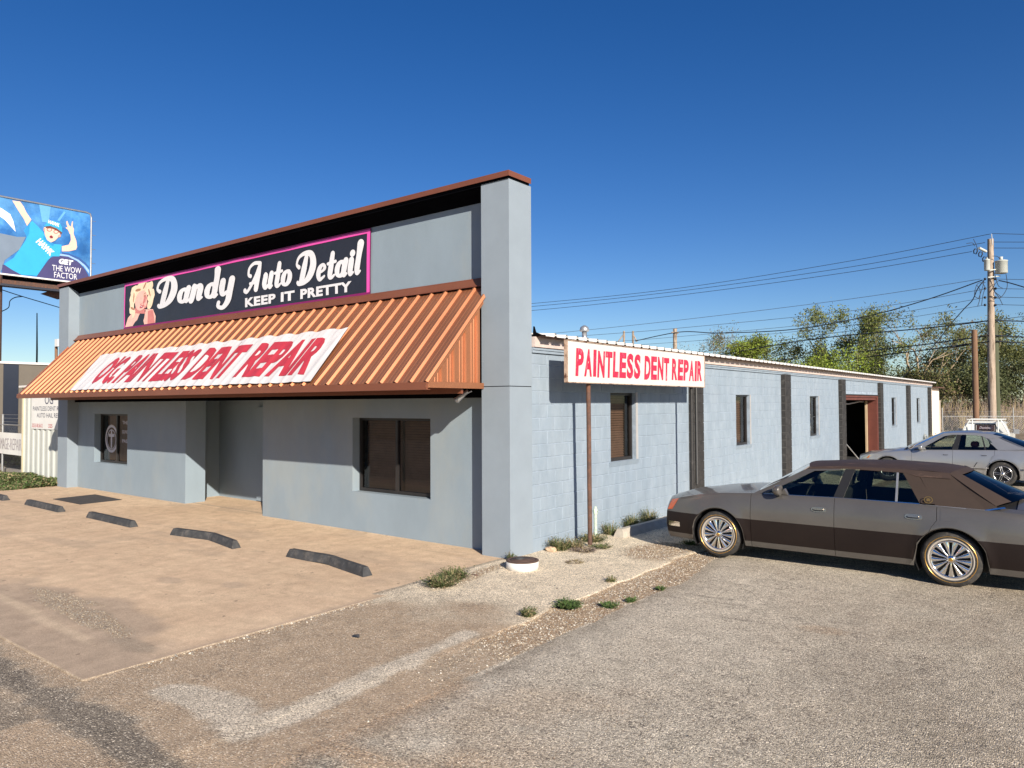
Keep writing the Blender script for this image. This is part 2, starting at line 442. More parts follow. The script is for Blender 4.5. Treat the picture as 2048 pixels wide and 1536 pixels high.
def zones(X, Y):
    n1 = fbm(X * 1.3, Y * 1.3, 5, 5); n2 = fbm(X * 3.1, Y * 3.1, 9, 4)
    edge_l = -4.62 + 0.10 * (fbm(Y * 0.9, Y * 0 + 3, 2) - 0.5) * 2        # caliche strip edge
    edge_a = EDGE_A(Y)
    strip = (X < edge_l) & (X > -6.62)
    between = (X >= edge_l) & (X < edge_a)
    # brown gravel (zb.r)
    grav = np.where(between, sstep(4.9, 6.6, Y + n2 * 1.5), 0) * 0.95
    grav = np.maximum(grav, np.where(strip, blob(X, Y, -5.15, 10.1, 0.55, 0.95, 0.2, 4), 0) * 0.95)
    grav = np.maximum(grav, blob(X, Y, -6.35, 7.35, 0.16, 0.9, 0.12, 12) * 0.85)
    grav = np.maximum(grav, blob(X, Y, -3.55, 4.1, 1.1, 0.38, 0.9, 21, 0.9) * 0.3)
    # caliche (zb.g)
    cal = np.where(strip, sstep(5.35, 6.9, Y + (n1 - 0.5) * 2.2 - (X + 5.6) * 0.55), 0)
    cal = cal * (1 - grav)
    # brown dusty paving (zb.b)
    dust = np.where(X < edge_a, 1.0, 0.0) * (1 - sstep(5.6, 6.8, Y + (n1 - .5) * 2.0 - (X + 5.6) * 0.55))
    dust = np.maximum(dust, np.where(between, 1, 0))
    # lot: pale toward the strip, dusty near the bottom
    pale = sstep(-0.4, -3.6, X) * 0.55 * (0.6 + 0.8 * n1) * np.where(X > edge_a, 1, 0) * sstep(2.6, 4.6, Y)
    pale = np.maximum(pale, band(X, Y, [(-3.75, 4.6, .7), (-3.72, 3.7, 1.1), (-3.45, 3.5, .9)], .16, 31) * .75)
    pale = np.maximum(pale, band(X, Y, [(-5.75, 2.95, .8), (-5.15, 3.0, 1.3), (-4.62, 2.88, 1.2), (-4.62, 3.5, .8), (-4.72, 4.3, .9), (-4.78, 5.4, .8)], .17, 41) * .9)
    tan = blob(X, Y, -4.05, 3.35, 0.20, 1.15, 0.05, 51, 0.8) * 0.85
    tan = np.maximum(tan, blob(X, Y, -3.2, 2.9, 0.6, 0.45, 0.3, 52, 0.8) * 0.5)
    tan = np.maximum(tan, sstep(0.50, 0.68, n1) * np.where(X > edge_a, 1, 0) * (1 - sstep(2.8, 4.8, Y)) * 0.7)
    tan = np.maximum(tan, blob(X, Y, -2.05, 7.6, 0.25, 0.16, 0, 57) * 0.4)
    dark = band(X, Y, [(-9.5, 2.2, 1.5), (-7.6, 2.25, 1.3), (-6.2, 2.30, 1.3), (-5.1, 2.32, 1.1), (-4.5, 2.3, .7)], .17, 61) * .9
    dark = np.maximum(dark, np.where(X < -6.0, (1 - sstep(2.0, 2.35, Y + (n2 - .5) * .5)), 0) * 0.75)
    dark = np.maximum(dark, blob(X, Y, -1.2, 6.3, 0.7, 1.0, 0.4, 65, .8) * 0.16)
    dark = np.maximum(dark, blob(X, Y, -2.9, 3.2, 0.5, 0.35, 0.4, 66, .9) * 0.35)
    dark = np.maximum(dark, blob(X, Y, -0.6, 3.5, 0.9, 1.0, 0.4, 67, .9) * 0.22)
    crk = np.abs(fbm(X * 0.8 + 3, Y * 0.8, 71, 6) - 0.5)
    dark = np.maximum(dark, (1 - sstep(0.0, 0.006, crk)) * 0.55)
    dust = dust * (1 - dark)
    za = np.stack([tan, pale, dark], -1); zb = np.stack([grav, cal, dust * (1 - cal) * (1 - grav) * (1 - 0.85 * pale)], -1)
    return za, zb
def EDGE_A(Y):
    return -4.08 + 0.09 * (fbm(Y * 0.8, Y * 0 + 7, 4, 4) - 0.5) * 2 - 0.10 * sstep(8.5, 10.5, Y) * 2

def sheet(name, rows, mats, zfn):
    """rows: arrays X, Y [n, m]"""
    X, Y = rows
    Z = zfn(X, Y)
    n, m = X.shape
    me = bpy.data.meshes.new(name)
    co = np.stack([X, Y, Z], -1).reshape(-1, 3)
    i = np.arange(n - 1)[:, None] * m + np.arange(m - 1)[None, :]
    f = np.stack([i, i + 1, i + m + 1, i + m], -1).reshape(-1, 4)
    me.vertices.add(len(co)); me.vertices.foreach_set('co', co.astype(np.float32).ravel())
    me.loops.add(f.size); me.loops.foreach_set('vertex_index', f.ravel().astype(np.int32))
    me.polygons.add(len(f)); me.polygons.foreach_set('loop_start', (np.arange(len(f)) * 4).astype(np.int32))
    me.polygons.foreach_set('use_smooth', np.ones(len(f), bool))
    me.update(); me.validate()
    me.materials.append(mats)
    return me, X, Y
def paint(me, za, zb):
    for nm, z in (('za', za), ('zb', zb)):
        a = me.color_attributes.new(nm, 'FLOAT_COLOR', 'POINT')
        d = np.ones((z.shape[0] * z.shape[1], 4), np.float32); d[:, :3] = np.clip(z, 0, 1).reshape(-1, 3)
        a.data.foreach_set('color', d.ravel())
def spaced(*segs):
    out = [segs[0][0]]
    for a, b, st in segs:
        n = max(1, int(round(abs(b - a) / st))); out += [a + (b - a) * (k + 1) / n for k in range(n)]
    return np.array(out)

G_LOT = ground_mat('lot_asphalt_and_dust', 'lot')
G_APR = ground_mat('tan_concrete', 'apron')
G_DIRT = ground_mat('dirt_and_gravel', 'dirt')

# base terrain out to the horizon
xs = spaced((-3000, -200, 400), (-200, -60, 20), (-60, 40, 2.0), (40, 200, 20), (200, 3000, 400))
ys = spaced((-600, -40, 80), (-40, -4, 4), (-4, 80, 2.0), (80, 300, 30), (300, 4000, 500))
gX, gY = np.meshgrid(xs, ys)
me, _, _ = sheet('ground', (gX, gY), G_DIRT, lambda X, Y: -0.035 + 0 * X)
paint(me, np.zeros((*gX.shape, 3)), np.zeros((*gX.shape, 3)))
setting(link('ground', me))

# asphalt lot right of the strip
ys = spaced((-14, 0, 1), (0, 2, .3), (2, 12, 0.045), (12, 20, 0.2), (20, 52, 1.0))
t = spaced((0, 0.06, 0.012), (0.06, 0.30, 0.0035), (0.30, 1.0, 0.03))
Ya, T = np.meshgrid(ys, t, indexing='ij')
X0 = EDGE_A(Ya); X = X0 + T * (22 - X0)
def zlot(X, Y):
    e = np.clip((X - EDGE_A(Y)) / 0.05, 0, 1)
    return -0.020 + 0.030 * e + 0.010 * (fbm(X * 2.2, Y * 2.2, 3, 3) - 0.5) + 0.006 * (fbm(X * 14, Y * 14, 8, 2) - 0.5)
me, _, _ = sheet('asphalt_lot', (X, Ya), G_LOT, zlot)
paint(me, *zones(X, Ya)); setting(link('asphalt_lot', me))
# caliche strip and dusty drive between the apron and the lot
xs = spaced((-6.7, -4.66, 0.05), (-4.66, -4.55, 0.008), (-4.55, -3.9, 0.04))
ys = spaced((-14, 0, 1), (0, 1.6, .2), (1.6, 13, 0.045), (13, 20, 0.2), (20, 52, 1.0))
gY, gX = np.meshgrid(ys, xs, indexing='ij')
def zstrip(X, Y):
    e = -4.62 + 0.10 * (fbm(Y * 0.9, Y * 0 + 3, 2) - 0.5) * 2
    up = 1 - sstep(-0.02, 0.02, X - e)
    return -0.005 - 0.013 * sstep(-4.75, -4.5, X) + up * 0.016 * (0.10 + 0.90 * sstep(4.6, 6.6, Y)) + 0.012 * (fbm(X * 3, Y * 3, 5, 4) - 0.5)
me, _, _ = sheet('caliche_strip', (gX, gY), G_LOT, zstrip)
paint(me, *zones(gX, gY)); setting(link('caliche_strip', me))
# old road surface in front of the apron
xs = spaced((-60, -12, 1.0), (-12, -6.66, 0.06)); ys = spaced((-14, 0, 1), (0, 1.4, .2), (1.4, 2.7, 0.05))
gY, gX = np.meshgrid(ys, xs, indexing='ij')
me, _, _ = sheet('road', (gX, gY), G_LOT, lambda X, Y: -0.004 + 0.008 * (fbm(X * 3, Y * 3, 5, 4) - 0.5))
paint(me, *zones(gX, gY)); setting(link('road', me))

# concrete apron: slabs with joints
def slab(name, x0, x1, y0, y1, st, parent=None):
    xs = spaced((x0, x0 + .003, .003), (x0 + .003, x0 + .02, .017), (x0 + .02, max(x0 + .05, -15), .25), (max(x0 + .05, -15), x1 - 0.02, st), (x1 - .02, x1 - .003, .017), (x1 - .003, x1, .003)); ys = spaced((y0, y0 + .003, .003), (y0 + .003, y0 + .02, .017), (y0 + .02, y1 - .02, st), (y1 - .02, y1 - .003, .017), (y1 - .003, y1, .003))
    gY, gX = np.meshgrid(ys, xs, indexing='ij')
    d = np.minimum(np.minimum(gX - x0, x1 - gX), np.minimum(gY - y0, y1 - gY))
    chip = 0.05 * (fbm(gX * 6, gY * 6, 3, 3) - 0.5)
    me, _, _ = sheet(name, (gX, gY), G_APR, lambda X, Y: 0.007 + 0.003 * (fbm(X, Y, 5, 3) - .5) - 0.016 * (d < 0.001))
    n1 = fbm(gX * 1.2, gY * 1.2, 15, 5)
    drv = (1 - sstep(2.9, 3.7, gY + (n1 - .5) * 1.2)) * 0.85
    drv = np.maximum(drv, blob(gX, gY, -9.2, 3.3, 2.2, 0.55, 0.05, 22, 0.7) * 0.75)
    grv_rimdark = blob(gX, gY, -8.6, 3.42, 1.5, 0.16, -0.05, 23, 0.55, 2.4) * 0.95
    grv_rimdark = np.maximum(grv_rimdark, blob(gX, gY, -9.6, 3.58, .8, 0.10, 0.1, 24, 0.6, 2.4) * 0.8)
    grv_rimdark = np.maximum(grv_rimdark, blob(gX, gY, -7.0, 3.28, .45, 0.15, 0.1, 29, 0.6, 2.4) * 0.7)
    drv = np.maximum(drv, (1 - sstep(0.03, 0.12, x1 - gX + (n1 - .5) * .1)) * 0.5 * (x1 > -6.6))
    pale = blob(gX, gY, -8.8, 3.10, 1.9, 0.07, -0.03, 26, 0.5, 2.4) * 0.4
    drv = np.maximum(drv, (1 - sstep(.01, .05, np.abs(gY - 3.10 + .02 * (n1 - .5)))) * sstep(.35, .6, n1) * .9)
    ed = (1 - sstep(.02, .10, d + (fbm(gX * 5, gY * 5, 44, 3) - .5) * .12)) * .75
    grv_rimdark = np.maximum(grv_rimdark, 1.0 * (d < .004)); drv = np.maximum(drv, ed * (np.minimum(x1 - gX, gY - y0) < .3))  # outermost rim painted darker to offset sunlight on the slab's edge faces
    stain = np.maximum(blob(gX, gY, -8.4, 5.1, .22, .12, 0, 27), blob(gX, gY, -9.3, 4.75, .25, .12, 0, 28)) * 0.5
    stain = np.maximum(stain, blob(gX, gY, -10.4, 6.0, .30, .18, 0, 37) * .4)
    stain = np.maximum(stain, sstep(0.6, 0.75, fbm(gX * 0.7, gY * 2.2, 33, 5)) * 0.35)
    stain = np.maximum(stain, blob(gX, gY, -14.3, 8.8, .9, .35, 0, 38) * .35)
    za = np.stack([np.maximum(drv, stain), pale * (1 - grv_rimdark), 0 * drv], -1); zb = np.stack([grv_rimdark, 0 * grv_rimdark, 0 * grv_rimdark], -1)
    paint(me, za, zb)
    return setting(link(name, me, parent))
apron = slab('concrete_apron', -40.0, -6.50, 2.60, 8.80, 0.06)
slab('entrance_slab', -17.0, -13.0, 8.801, 10.0, 0.1, apron)

# loose stones on the gravel, the joint and the foreground
rng = np.random.default_rng(7)
def stones(name, n, sampler, smin, smax, mats):
    tv = np.array([(1, 0, 0), (-0.9, .2, 0), (0, 1, .1), (.1, -1, 0), (0.1, 0, .8), (0, .1, -.5)], float)
    tf = np.array([(0, 2, 4), (2, 1, 4), (1, 3, 4), (3, 0, 4), (2, 0, 5), (1, 2, 5), (3, 1, 5), (0, 3, 5)])
    P = sampler(n); n = len(P)
    s = smin + (smax - smin) * rng.random(n) ** 2.5
    V = tv[None] * (1 + 0.35 * rng.standard_normal((n, 6, 3))) * s[:, None, None]
    a = rng.random(n) * 6.28; c, d = np.cos(a)[:, None], np.sin(a)[:, None]
    x = V[..., 0] * c - V[..., 1] * d * 0.8; y = V[..., 0] * d + V[..., 1] * c * 0.8
    V = np.stack([x, y, V[..., 2] * 0.75], -1) + P[:, None, :]
    F = tf[None] + (np.arange(n) * 6)[:, None, None]
    me = bpy.data.meshes.new(name)
    me.vertices.add(n * 6); me.vertices.foreach_set('co', V.astype(np.float32).ravel())
    me.loops.add(n * 24); me.loops.foreach_set('vertex_index', F.astype(np.int32).ravel())
    me.polygons.add(n * 8); me.polygons.foreach_set('loop_start', (np.arange(n * 8) * 3).astype(np.int32))
    me.polygons.foreach_set('material_index', np.repeat(rng.integers(0, len(mats), n), 8).astype(np.int32))
    me.update()
    for m in mats: me.materials.append(m)
    o = link(name, me); o['kind'] = 'stuff'; return o
ST = [mat('stone_tan', (0.50, 0.42, 0.31), 0.9, var=.2, vscale=30), mat('stone_grey', (0.30, 0.28, 0.25), 0.9, var=.2, vscale=30),
      mat('stone_brown', (0.22, 0.15, 0.10), 0.9, var=.2, vscale=30), mat('stone_pale', (0.62, 0.58, 0.50), 0.9, var=.15, vscale=30)]
def in_gravel(n):
    x = rng.uniform(-6.6, -3.9, n * 9); y = rng.uniform(3.5, 13, n * 9)
    za, zb = zones(x, y)
    k = rng.random(len(x)) < zb[:, 0] * np.where(x < -4.66, .9, .8)
    x, y = x[k][:n], y[k][:n]
    return np.stack([x, y, zstrip(x, y) + 0.002], -1)
stones('loose_gravel', 15000, in_gravel, 0.003, 0.013, ST)
def fore(n):
    x = rng.uniform(-7.5, 1.5, n); y = 1.7 + 5.0 * rng.random(n) ** 1.4
    k = rng.random(n) < 0.35 + 0.65 * sstep(.45, .6, fbm(x * 1.1, y * 1.1, 77, 4))
    x, y = x[k], y[k]
    z = np.where(x > EDGE_A(y), zlot(x, y), np.where(y > 2.65, zstrip(x, y), -0.005))
    z = np.where((x < -6.5) & (y > 2.6), 0.007, z)
    k = ~((x < -6.5) & (y > 3.1)); x, y, z = x[k], y[k], z[k]
    return np.stack([x, y, z + 0.001], -1)
stones('scattered_stones', 4200, fore, 0.002, 0.008, ST)
def lotbits(n):
    x = rng.uniform(-4.0, 2.5, n); y = 1.9 + 8.0 * rng.random(n) ** 1.6; k = x > EDGE_A(y); x, y = x[k], y[k]
    return np.stack([x, y, zlot(x, y) + .001], -1)
stones('lot_grit', 2600, lotbits, 0.002, 0.009, [ST[1], ST[2], M_BLACKRUB, ST[0]])
def arc(n):
    x = rng.uniform(-10.5, -6.5, n * 6); y = rng.uniform(3.12, 3.8, n * 6)
    g = np.maximum(blob(x, y, -8.6, 3.42, 1.5, 0.16, -0.05, 23, 0.55, 2.4), blob(x, y, -9.6, 3.58, .8, 0.10, 0.1, 24, 0.6, 2.4))
    k = rng.random(len(x)) < g * 0.8; x, y = x[k][:n], y[k][:n]
    return np.stack([x, y, 0 * x + 0.009], -1)
stones('apron_gravel', 3500, arc, 0.003, 0.009, ST[:3])
def crumbs(n):
    y = rng.uniform(3.0, 8.4, n); x = -6.50 + np.abs(rng.normal(0, .06, n)) + .01
    return np.stack([x, y, 0 * x + 0.0], -1)
stones('edge_crumbs', 900, crumbs, 0.004, 0.018, ST)
def strip_bits(n):
    x = rng.uniform(-6.5, -4.8, n); y = rng.uniform(6.2, 14, n)
    return np.stack([x, y, zstrip(x, y) + .003], -1)
stones('strip_debris', 900, strip_bits, 0.003, 0.012, [ST[2], ST[2], ST[0], M_BLACKRUB])

# ------------------------------------------------------------------ main building
shop = thing('auto_shop', 'blue-grey stucco repair shop with copper awning and long painted block side wall', 'building', (-14.6, 8.6, 0))
def SP(o):   # parts keep world coordinates: undo the parent's place
    if o.parent == shop: o.matrix_parent_inverse = Matrix.Translation(-shop.location)
    return o
def inv(o, p):
    o.matrix_parent_inverse = Matrix.Translation(-Vector(p)); return o

YW = 8.62
# front wall with openings
def wall_holes(M, us, ws, holes, fn, depth, mi=0, mij=None):
    us = sorted(set(us) | {h[0] for h in holes} | {h[1] for h in holes}); ws = sorted(set(ws) | {h[2] for h in holes} | {h[3] for h in holes})
    for i in range(len(us) - 1):
        for j in range(len(ws) - 1):
            cu, cw = (us[i] + us[i + 1]) / 2, (ws[j] + ws[j + 1]) / 2
            if any(h[0] < cu < h[1] and h[2] < cw < h[3] for h in holes): continue
            M.quad(fn(us[i], ws[j], 0), fn(us[i + 1], ws[j], 0), fn(us[i + 1], ws[j + 1], 0), fn(us[i], ws[j + 1], 0), mi)
    for h in holes:
        a, b, c, d = h[:4]; dep = h[4] if len(h) > 4 else depth; j = mi if mij is None else mij
        M.quad(fn(a, c, 0), fn(a, d, 0), fn(a, d, dep), fn(a, c, dep), j)
        M.quad(fn(b, c, 0), fn(b, c, dep), fn(b, d, dep), fn(b, d, 0), j)
        M.quad(fn(a, d, 0), fn(b, d, 0), fn(b, d, dep), fn(a, d, dep), j)
        if c > 0.05: M.quad(fn(a, c, 0), fn(a, c, dep), fn(b, c, dep), fn(b, c, 0), j)
M = MB()
FW = lambda x, z, d: (x, YW + d, z)
wall_holes(M, [-22.3, -6.65], [0.0, 5.40], [(-20.97, -19.06, .735, 2.03, .22), (-10.37, -8.425, .695, 2.012, .22), (-16.2, -13.15, 0, 2.62, .48)], FW, .22)
# recess behind the jamb
M.quad((-16.9, 9.1, 0), (-16.9, 9.86, 0), (-16.9, 9.86, 2.6), (-16.9, 9.1, 2.6))
M.quad((-16.9, 9.86, 0), (-13.3, 9.86, 0), (-13.3, 9.86, 2.6), (-16.9, 9.86, 2.6))
M.quad((-16.9, 9.1, 0), (-16.9, 9.1, 2.6), (-16.2, 9.1, 2.6), (-16.2, 9.1, 0))
M.quad((-16.9, 9.1, 2.61), (-13.1, 9.1, 2.61), (-13.1, 9.9, 2.61), (-16.9, 9.9, 2.61))
M.quad((-13.15, 9.1, 0), (-13.15, 9.1, 2.6), (-13.05, 9.86, 2.6), (-13.05, 9.86, 0))
M.box(-22.3, -6.6, 8.86, 8.90, 2.66, 5.54)      # back of the parapet
M.box(-22.3, -22.1, 8.625, 9.3, 0, 5.45)
fw = SP(M.obj('front_wall', M_STUCCO, shop))
M = MB()
M.box(-22.3, -6.62, 8.625, 8.855, 5.40, 5.543)
SP(M.obj('parapet_top', M_STUCCO, fw))
for x0, x1 in ((-7.09, -6.56), (-22.63, -22.0)):
    M = MB(); M.box(x0, x1, 8.345, 8.89, 0, 2.50); M.box(x0 + .006, x1 - .006, 8.351, 8.884, 2.50, 2.512, 1); M.box(x0, x1, 8.345, 8.89, 2.512, 5.545)
    SP(M.obj('pier', [M_STUCCO2, M_BLACKTRIM], shop, label='plain stucco pier with a seam at awning height'))
# parapet cap and cornice
M = MB()
for a, b in ((-22.74, -18.0), (-17.994, -13.6), (-13.594, -9.6), (-9.594, -6.42)):
    pass
xs_ = (-22.67, -19.9, -16.85, -13.8, -10.75, -7.7, -6.53)
cap = SP(MB().box(-22.64, -6.55, 8.325, 8.83, 5.546, 5.581).obj('cap_backing', M_BLACKTRIM, shop))
for a, b in zip(xs_[:-1], xs_[1:]):
    SP(MB().box(a, b - .004, 8.305, 8.85, 5.583, 5.652).box(a, b - .004, 8.300, 8.305, 5.570, 5.652).obj('cap_panel', M_BROWN, cap))
SP(MB().box(-6.53, -6.526, 8.300, 8.85, 5.570, 5.652).obj('cap_end', M_BROWN, cap))
M = MB()
prof = [(8.335, 5.545), (8.345, 5.52), (8.40, 5.515), (8.42, 5.49), (8.46, 5.465), (8.52, 5.44), (8.57, 5.405), (8.60, 5.375), (8.619, 5.372), (8.619, 5.545)]
M.grid([[(-22.0, y, z) for y, z in prof], [(-7.09, y, z) for y, z in prof]], sm=False)
SP(M.obj('cornice', M_BLACKTRIM, shop))

# stucco flecks: small wall anchors by the banner
# awning
AY0, AZ0, ADY, ADZ = 7.15, 2.56, 1.30, 1.39
AL = math.hypot(ADY, ADZ); an = Vector((0, -ADZ / AL, ADY / AL))
def AW(x, v, d=0.0):
    return (x, AY0 + ADY * v + an.y * d, AZ0 + ADZ * v + an.z * d)
awn = SP(MB().box(-21.93, -7.10, 7.16, 8.60, 2.50, 2.515).obj('awning', M_BROWN, shop))
def rib_profile(w):
    out = []; n = int(round(w / 0.305))
    for k in range(n):
        o = k * 0.305
        out += [(o, 0), (o + .075, 0), (o + .083, .004), (o + .092, 0), (o + .152, 0), (o + .160, .004), (o + .169, 0), (o + .222, 0), (o + .246, .034), (o + .272, .034), (o + .298, 0)]
    out.append((w, 0)); return out
xp = -21.95; pans = 0
pan_me = None
while xp < -7.3:
    w = min(0.915, -7.065 - xp); w = round(w / .305) * .305
    if w < .3: break
    M = MB()
    M.grid([[AW(xp + a, v, h + 0.004) for a, h in rib_profile(w)] for v in (-0.012, 1.055)], sm=False)
    SP(M.obj('awning_panel', M_COPPER, awn)); xp += w
print('awning panels to', xp)
# screws
M = MB()
for k in range(49):
    for v in (0.03, 1.02, .96):
        p = AW(-21.95 + k * .305 + (.265 if v > .99 or v < .1 else .16), v, .033 if (v > .99 or v < .1) else .006); M.box(p[0] - .006, p[0] + .006, p[1] - .006, p[1] + .006, p[2], p[2] + .012)
o = SP(M.obj('screw', M_COPPER, awn)); o['kind'] = 'stuff'
# front fascia, lower band, flashing
M = MB()
for a, b in ((-21.97, -18.3), (-18.297, -14.6), (-14.597, -10.9), (-10.897, -7.04)):
    SP(MB().box(a, b, 7.125, 7.155, 2.447, 2.552).box(a, b, 7.155, 7.20, 2.447, 2.455).obj('fascia_strip', M_BROWN, awn))
SP(MB().box(-21.93, -7.10, 7.9, 7.94, 2.400, 2.499).obj('soffit_band', M_BROWN, awn))
SP(MB().box(-21.93, -7.10, 8.50, 8.614, 2.345, 2.499).obj('soffit_trim', M_BLACKTRIM, awn))
prof = [(8.617, 4.195), (8.585, 4.195), (8.575, 4.17), (8.50, 4.075), (8.475, 4.068), (8.47, 4.045), (8.48, 4.045), (8.617, 4.06)]
SP(MB().grid([[(-22.0, y, z) for y, z in prof], [(-7.12, y, z) for y, z in prof]], sm=False).obj('flashing', M_BROWN, awn))
# triangular ends with vertical ribs
def tri_end(X, s):
    M = MB()
    n = 0; y = 7.28; pr_ = []
    while y < 8.345:
        pr_ += [(y, 0), (y + .05, 0), (y + .055, .003), (y + .061, 0), (y + .11, 0), (y + .115, .003), (y + .121, 0), (y + .165, 0), (y + .178, .026), (y + .215, .026), (y + .228, 0)]; y += .255
    pr_ = [p for p in pr_ if p[0] < 8.34]
    top = lambda yy: AZ0 + ADZ * (yy - AY0) / ADY - 0.03
    M.grid([[(X + s * h, yy, 2.53) for yy, h in pr_], [(X + s * h, yy, max(2.54, top(yy))) for yy, h in pr_]], sm=False)
    SP(M.obj('end_panel', M_COPPER, awn))
    # rake trim and bottom trim
    M = MB()
    q = [(AY0 - .02, 2.555), (AY0 + .05, 2.52), (8.345, 3.735), (8.345, 3.90), (8.36, 3.92)]
    poly = [(7.12, 2.53), (7.21, 2.53), (8.345, 3.745), (8.345, 3.885)]
    M.prism(poly, lambda a, b, d: (X + s * d, a, b), .028, .034)
    M.prism([(7.12, 2.475), (8.345, 2.475), (8.345, 2.56), (7.13, 2.56)], lambda a, b, d: (X + s * d, a, b), .030, .038)
    SP(M.obj('rake_trim', M_COPPER, awn))
tri_end(-7.085, 1)
tri_end(-21.955, -1)
# small flood light under the awning end
M = MB()
M.tube([(-7.16, 8.2, 2.44), (-7.22, 8.14, 2.40)], .012)
M.tube([(-7.20, 8.16, 2.44), (-7.38, 8.10, 2.30)], [.025, .05], 10, cap=True)
fl = M.obj('flood_light', M_GALV)
tag(fl, 'small grey flood light hanging under the right end of the awning', 'light')

# windows in the stucco front
def window(u0, u1, w0, w1, fn, depth, label, cols=2, sill=False, blind=True, fr=.045, rail=None, parent=None, refl=M_GLASS, bm=None, solid=True):
    d0 = depth - .06
    M = MB()
    def bar(a, b, c, d, e0=d0, e1=depth):
        v = [fn(x, z, e) for e in (e0, e1) for x, z in ((a, c), (b, c), (b, d), (a, d))]
        M.add(v, [(0, 1, 2, 3), (7, 6, 5, 4), (0, 4, 5, 1), (1, 5, 6, 2), (2, 6, 7, 3), (3, 7, 4, 0)])
    bar(u0 + .002, u1 - .002, w0 + .002, w0 + fr * 1.3); bar(u0 + .002, u1 - .002, w1 - fr, w1 - .002)
    bar(u0 + .002, u0 + fr, w0 + fr * 1.3, w1 - fr); bar(u1 - fr, u1 - .002, w0 + fr * 1.3, w1 - fr)
    for k in range(1, cols):
        c = u0 + (u1 - u0) * k / cols; bar(c - fr * .6, c + fr * .6, w0 + fr * 1.3, w1 - fr)
    if rail: bar(u0 + fr, u1 - fr, rail - .015, rail + .015, d0 + .01)
    w = SP(M.obj('window', M_FRAME, shop)); w['label'] = label
    for k in range(cols):
        a = u0 + (u1 - u0) * k / cols + fr * .8; b = u0 + (u1 - u0) * (k + 1) / cols - fr * .8
        SP(MB().quad(fn(a, w0 + fr, depth - .02), fn(b, w0 + fr, depth - .02), fn(b, w1 - fr, depth - .02), fn(a, w1 - fr, depth - .02)).obj('pane', refl, w))
        if blind:
            B = MB(); z = w0 + fr
            while z < w1 - fr:
                p = [fn(a, z, depth + .10), fn(b, z, depth + .10), fn(b, z + .040, depth + .125), fn(a, z + .040, depth + .125)]
                B.quad(*p); z += .045
            o = SP(B.obj('blind', bm or M_BLIND, w)); o['kind'] = 'stuff'
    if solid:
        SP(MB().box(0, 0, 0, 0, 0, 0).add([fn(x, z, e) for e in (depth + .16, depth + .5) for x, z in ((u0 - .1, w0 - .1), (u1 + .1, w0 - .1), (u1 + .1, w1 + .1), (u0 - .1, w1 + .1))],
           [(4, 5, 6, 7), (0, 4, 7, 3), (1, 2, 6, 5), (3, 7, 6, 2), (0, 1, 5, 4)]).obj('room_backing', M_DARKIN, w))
    return w
w1_ = window(-10.37, -8.425, .695, 2.012, FW, .22, 'wide two-pane front window with brown blinds')
w2_ = window(-20.97, -19.06, .735, 2.03, FW, .22, 'front window with a cross decal and white lettering', blind=False)
B = MB()
for k in range(12):
    x = -20.9 + k * .155
    B.quad(FW(x, .8, .33), FW(x + .10, .8, .37), FW(x + .10, 2.0, .37), FW(x, 2.0, .33))
o = SP(B.obj('blind', M_BLIND, w2_)); o['kind'] = 'stuff'
M = MB(); M_DEC = mat('grey_white_decal', (0.55, 0.54, 0.58), .6)
dfn = lambda a, b, d: (a, YW + .198 - d, b)
def ring(M, cx, cz, r0, r1, fn, d, n=28, e=(1, 1)):
    v = [fn(cx + r * math.cos(6.2832 * k / n) * e[0], cz + r * math.sin(6.2832 * k / n) * e[1], d) for r in (r0, r1) for k in range(n)]
    M.add(v, [(k, (k + 1) % n, n + (k + 1) % n, n + k) for k in range(n)])
ring(M, -20.40, 1.37, .30, .37, dfn, 0); ring(M, -20.40, 1.35, .24, .265, dfn, 0)
M.prism([(-20.44, 1.13), (-20.36, 1.13), (-20.36, 1.42), (-20.23, 1.42), (-20.23, 1.50), (-20.36, 1.50), (-20.36, 1.62), (-20.44, 1.62), (-20.44, 1.50), (-20.57, 1.50), (-20.57, 1.42), (-20.44, 1.42)], dfn, 0, .002)
for i, s in enumerate(('THE WO', 'SUNDAY SE', 'PASTOR')):
    put_text(M, text_geo(s, -19.78, -19.12, 1.76 - i * .24, 1.85 - i * .24, bold=.02), dfn, 0, .001)
SP(M.obj('decal', M_DEC, w2_))
# entrance door
d_ = SP(MB().box(-15.2, -13.45, 9.80, 9.855, .03, 2.2).obj('entrance_door', M_STUCCO, shop))
SP(MB().box(-13.44, -13.30, 9.74, 9.856, .03, 2.3).obj('door_frame', M_FRAME, d_))

